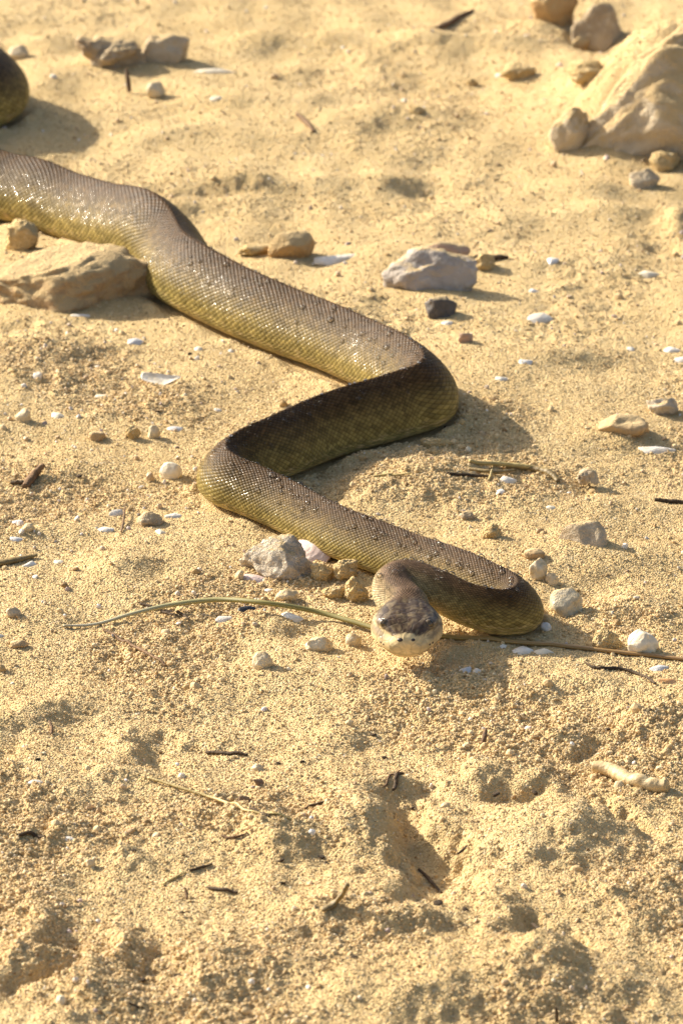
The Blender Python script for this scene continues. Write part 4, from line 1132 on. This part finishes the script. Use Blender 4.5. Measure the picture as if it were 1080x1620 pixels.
def seed_bits():
    """dark crumbs of bark, each one lies by itself on the sand"""
    spots = [(60, 1202, 7), (150, 1200, 5), (405, 1204, 6), (440, 1208, 7), (478, 1206, 7), (212, 1346, 8), (97, 1325, 9), (233, 1388, 5), (262, 1402, 5), (447, 1398, 8),
             (288, 1444, 6), (443, 1468, 7), (282, 1545, 11), (225, 1552, 12), (508, 1358, 12), (445, 1362, 9), (516, 1366, 8), (694, 1432, 16), (735, 1440, 12), (655, 1280, 10),
             (845, 1255, 10), (785, 1258, 11), (960, 1155, 9), (590, 1164, 10), (608, 1199, 7), (1030, 1124, 8), (126, 754, 10), (866, 1070, 7), (1048, 1122, 7), (775, 1450, 5),
             (880, 500, 4), (250, 652, 8), (300, 560, 6), (150, 580, 10), (630, 1490, 6), (560, 1515, 10), (800, 1610, 10), (330, 1270, 5), (268, 1320, 4), (705, 676, 5)]
    CRUMB_ZONES = [(70, 1190, 'by the lumpy sand with a brown thorn'), (440, 1206, 'around the straight dark stick'), (120, 1325, 'beside the small flake with a black twig'), (260, 1400, 'around the pale bit of straw'),
        (445, 1460, 'left of the curved olive bark piece'), (250, 1548, 'in the hollow above the thread of root'), (490, 1360, 'in the hollow right of the curved rootlet'), (710, 1435, 'at the lower end of the big foot hollow'),
        (655, 1280, 'inside the upper end of the big foot hollow'), (815, 1256, 'in the hollow left of the pale curved stick'), (600, 1180, 'on the smooth sand below the head'), (1000, 1130, 'above the pale curved stick'),
        (126, 754, 'beside the mauve brown stick'), (866, 1070, 'beyond the shadow of the head'), (775, 1450, 'near the dark splinter in the right hollow'), (880, 500, 'by the plump white shell'),
        (250, 652, 'above the upright white pebble'), (300, 560, 'beside the hollow mussel shell'), (150, 580, 'left of the hollow mussel shell'), (600, 1505, 'on the sand ridge under the olive bark piece'), (800, 1610, 'beside the short dark twig on the ridge'),
        (330, 1280, 'under the pale straw'), (705, 676, 'under the first sharp fold of the snake')]
    bits = [mesh for mesh in (rock_mesh('bark_crumb', 1, 1.3, 0.55, 300 + k, 2, 0.3, 8, 0.15) for k in range(4))]
    for b_ in bits: b_.materials.append(M['bark'])
    for k, (px, py, wpx) in enumerate(spots):
        p = G(px, py); s = mpp(p)
        o = link('bark_crumb', bits[k % 4], None)
        o.location = p - Vector((0, 0, wpx * s * 0.12)); o.scale = (wpx * s,) * 3
        o.rotation_euler = (rng.uniform(-.3, .3), rng.uniform(-.3, .3), rng.uniform(0, 6))
        near_ = min(CRUMB_ZONES, key=lambda q_: (q_[0] - px) ** 2 + (2 * (q_[1] - py)) ** 2)[2]
        tag(o, ('largest' if wpx > 11 else 'mid sized' if wpx > 7 else 'tiny') + ' dark bark crumb ' + near_, 'bark crumb', 'dark bark crumbs on the sand')
seed_bits()

# ------------------------------------------------------------------ loose grit and sand grains (nobody could count them)
def instances(name, pos, scl, mat, label, cat, jag=0.35, sub=1):
    me_ = bpy.data.meshes.new(name)
    me_.vertices.add(len(pos)); me_.vertices.foreach_set('co', np.asarray(pos, np.float32).ravel())
    at = me_.attributes.new('scl', 'FLOAT_VECTOR', 'POINT'); at.data.foreach_set('vector', np.asarray(scl, np.float32).ravel())
    o = link(name, me_, mat)
    ng = bpy.data.node_groups.new(name, 'GeometryNodeTree')
    ng.interface.new_socket('Geometry', in_out='INPUT', socket_type='NodeSocketGeometry')
    ng.interface.new_socket('Geometry', in_out='OUTPUT', socket_type='NodeSocketGeometry')
    nd = ng.nodes
    gi = nd.new('NodeGroupInput'); go = nd.new('NodeGroupOutput')
    ic = nd.new('GeometryNodeMeshIcoSphere'); ic.inputs['Radius'].default_value = 1.0; ic.inputs['Subdivisions'].default_value = sub
    nz_ = nd.new('ShaderNodeTexNoise'); nz_.inputs['Scale'].default_value = 1.3
    sb = nd.new('ShaderNodeVectorMath'); sb.operation = 'SUBTRACT'; sb.inputs[1].default_value = (0.5, 0.5, 0.5)
    ml = nd.new('ShaderNodeVectorMath'); ml.operation = 'SCALE'; ml.inputs['Scale'].default_value = jag * 3
    spn = nd.new('GeometryNodeSetPosition')
    ss = nd.new('GeometryNodeSetShadeSmooth'); ss.inputs['Shade Smooth'].default_value = False
    sm_ = nd.new('GeometryNodeSetMaterial'); sm_.inputs['Material'].default_value = mat
    na = nd.new('GeometryNodeInputNamedAttribute'); na.data_type = 'FLOAT_VECTOR'; na.inputs['Name'].default_value = 'scl'
    rv = nd.new('FunctionNodeRandomValue'); rv.data_type = 'FLOAT_VECTOR'
    rv.inputs[0].default_value = (0, 0, 0); rv.inputs[1].default_value = (6.28, 6.28, 6.28)
    ip = nd.new('GeometryNodeInstanceOnPoints')
    L = ng.links
    L.new(nz_.outputs['Color'], sb.inputs[0]); L.new(sb.outputs[0], ml.inputs[0])
    L.new(ic.outputs['Mesh'], spn.inputs['Geometry']); L.new(ml.outputs[0], spn.inputs['Offset'])
    L.new(spn.outputs[0], ss.inputs[0]); L.new(ss.outputs[0], sm_.inputs[0])
    L.new(gi.outputs[0], ip.inputs['Points']); L.new(sm_.outputs[0], ip.inputs['Instance'])
    L.new(na.outputs[0], ip.inputs['Scale']); L.new(rv.outputs[0], ip.inputs['Rotation'])
    L.new(ip.outputs[0], go.inputs[0])
    md = o.modifiers.new('scatter', 'NODES'); md.node_group = ng
    tag(o, label, cat, kind='stuff')
    return o
def scatter(n, y0, y1, margin=0.18, clump=None, seed=1):
    g_ = np.random.default_rng(seed)
    y = y0 + (y1 - y0) * g_.random(n)
    half = 0.5 * 1080 / FPX * (np.hypot(y - CAM.y, CAM.z)) + margin
    x = (g_.random(n) * 2 - 1) * half
    keep = np.ones(n, bool)
    if clump is not None: keep &= g_.random(n) < clump(x, y)
    keep &= snake_q(x, y) > 1.0
    return x[keep], y[keep], g_
crumb = lambda x, y: sstep(-0.1, 0.35, perlin(x * 7 + 31, y * 6 - 4, 8))
def dens(x, y): return np.clip(0.55 + 0.45 * crumb(x, y), 0, 1)
x, y, g_ = scatter(390000, -0.93, 0.34, clump=dens, seed=2)
near = sstep(0.15, -0.5, y)
r_ = np.clip(g_.lognormal(math.log(0.00042), 0.36, len(x)), 0.00025, 0.0015) * (0.85 + 0.5 * crumb(x, y) + 0.2 * near)
pos = np.column_stack([x, y, gz(x, y) + r_ * 0.25])
instances('sand_grains', pos, r_[:, None] * g_.uniform(0.75, 1.3, (len(x), 3)), M['grain'], 'coarse golden sand grains covering the near sand', 'sand')
x, y, g_ = scatter(58000, 0.34, 1.5, clump=dens, seed=3)
r_ = np.clip(g_.lognormal(math.log(0.00065), 0.30, len(x)), 0.0004, 0.0016)
pos = np.column_stack([x, y, gz(x, y) + r_ * 0.15])
instances('sand_grains', pos, r_[:, None] * g_.uniform(0.75, 1.3, (len(x), 3)), M['grain'], 'coarse sand grains on the far sand behind the snake', 'sand')
# grit of shell and stone
M['grit'], _nt, _b = new_mat('shell_grit')
_n = N(_nt)
_n.set(_b.inputs['Base Color'], _n.ramp(rmath_random(_n), [(0.0, (0.42, 0.27, 0.12)), (0.45, (0.55, 0.38, 0.2)), (0.6, (0.62, 0.50, 0.36)), (0.8, (0.72, 0.66, 0.55)), (0.95, (0.55, 0.40, 0.32)), (1.0, (0.16, 0.12, 0.09))]))
_b.inputs['Roughness'].default_value = 0.6
gpatch = lambda x, y: 0.15 + 0.85 * np.exp(-(((x + 0.17) / 0.12) ** 2 + ((y - 0.1) / 0.22) ** 2)) + 0.3 * crumb(x, y)
x, y, g_ = scatter(6600, -0.9, 1.4, clump=lambda x, y: np.clip(gpatch(x, y), 0, 1), seed=4)
r_ = np.clip(g_.lognormal(math.log(0.0012), 0.40, len(x)), 0.0008, 0.0036)
pos = np.column_stack([x, y, gz(x, y) + r_ * 0.15])
instances('shell_grit', pos, r_[:, None] * np.column_stack([g_.uniform(0.8, 1.4, len(x)), g_.uniform(0.7, 1.2, len(x)), g_.uniform(0.4, 0.9, len(x))]), M['grit'], 'scattered grit of broken shell and stone in the sand', 'grit', jag=0.25, sub=2)
# small sand crumbs
x, y, g_ = scatter(3300, -0.9, 1.4, clump=lambda x, y: np.clip(0.1 + 0.9 * crumb(x, y), 0, 1) * (1 - 0.85 * sstep(0.2, 0.6, y)), seed=6)
r_ = np.clip(g_.lognormal(math.log(0.0016), 0.38, len(x)), 0.0009, 0.0036)
pos = np.column_stack([x, y, gz(x, y) + r_ * 0.1])
instances('sand_crumbs', pos, r_[:, None] * g_.uniform(0.7, 1.3, (len(x), 3)), M['grain'], 'little crumbs of caked sand strewn over the beach', 'sand crumbs', jag=0.25, sub=2)
print('head tip px', proj(Vector(tipc)), 'head base px', proj(HEAD0))
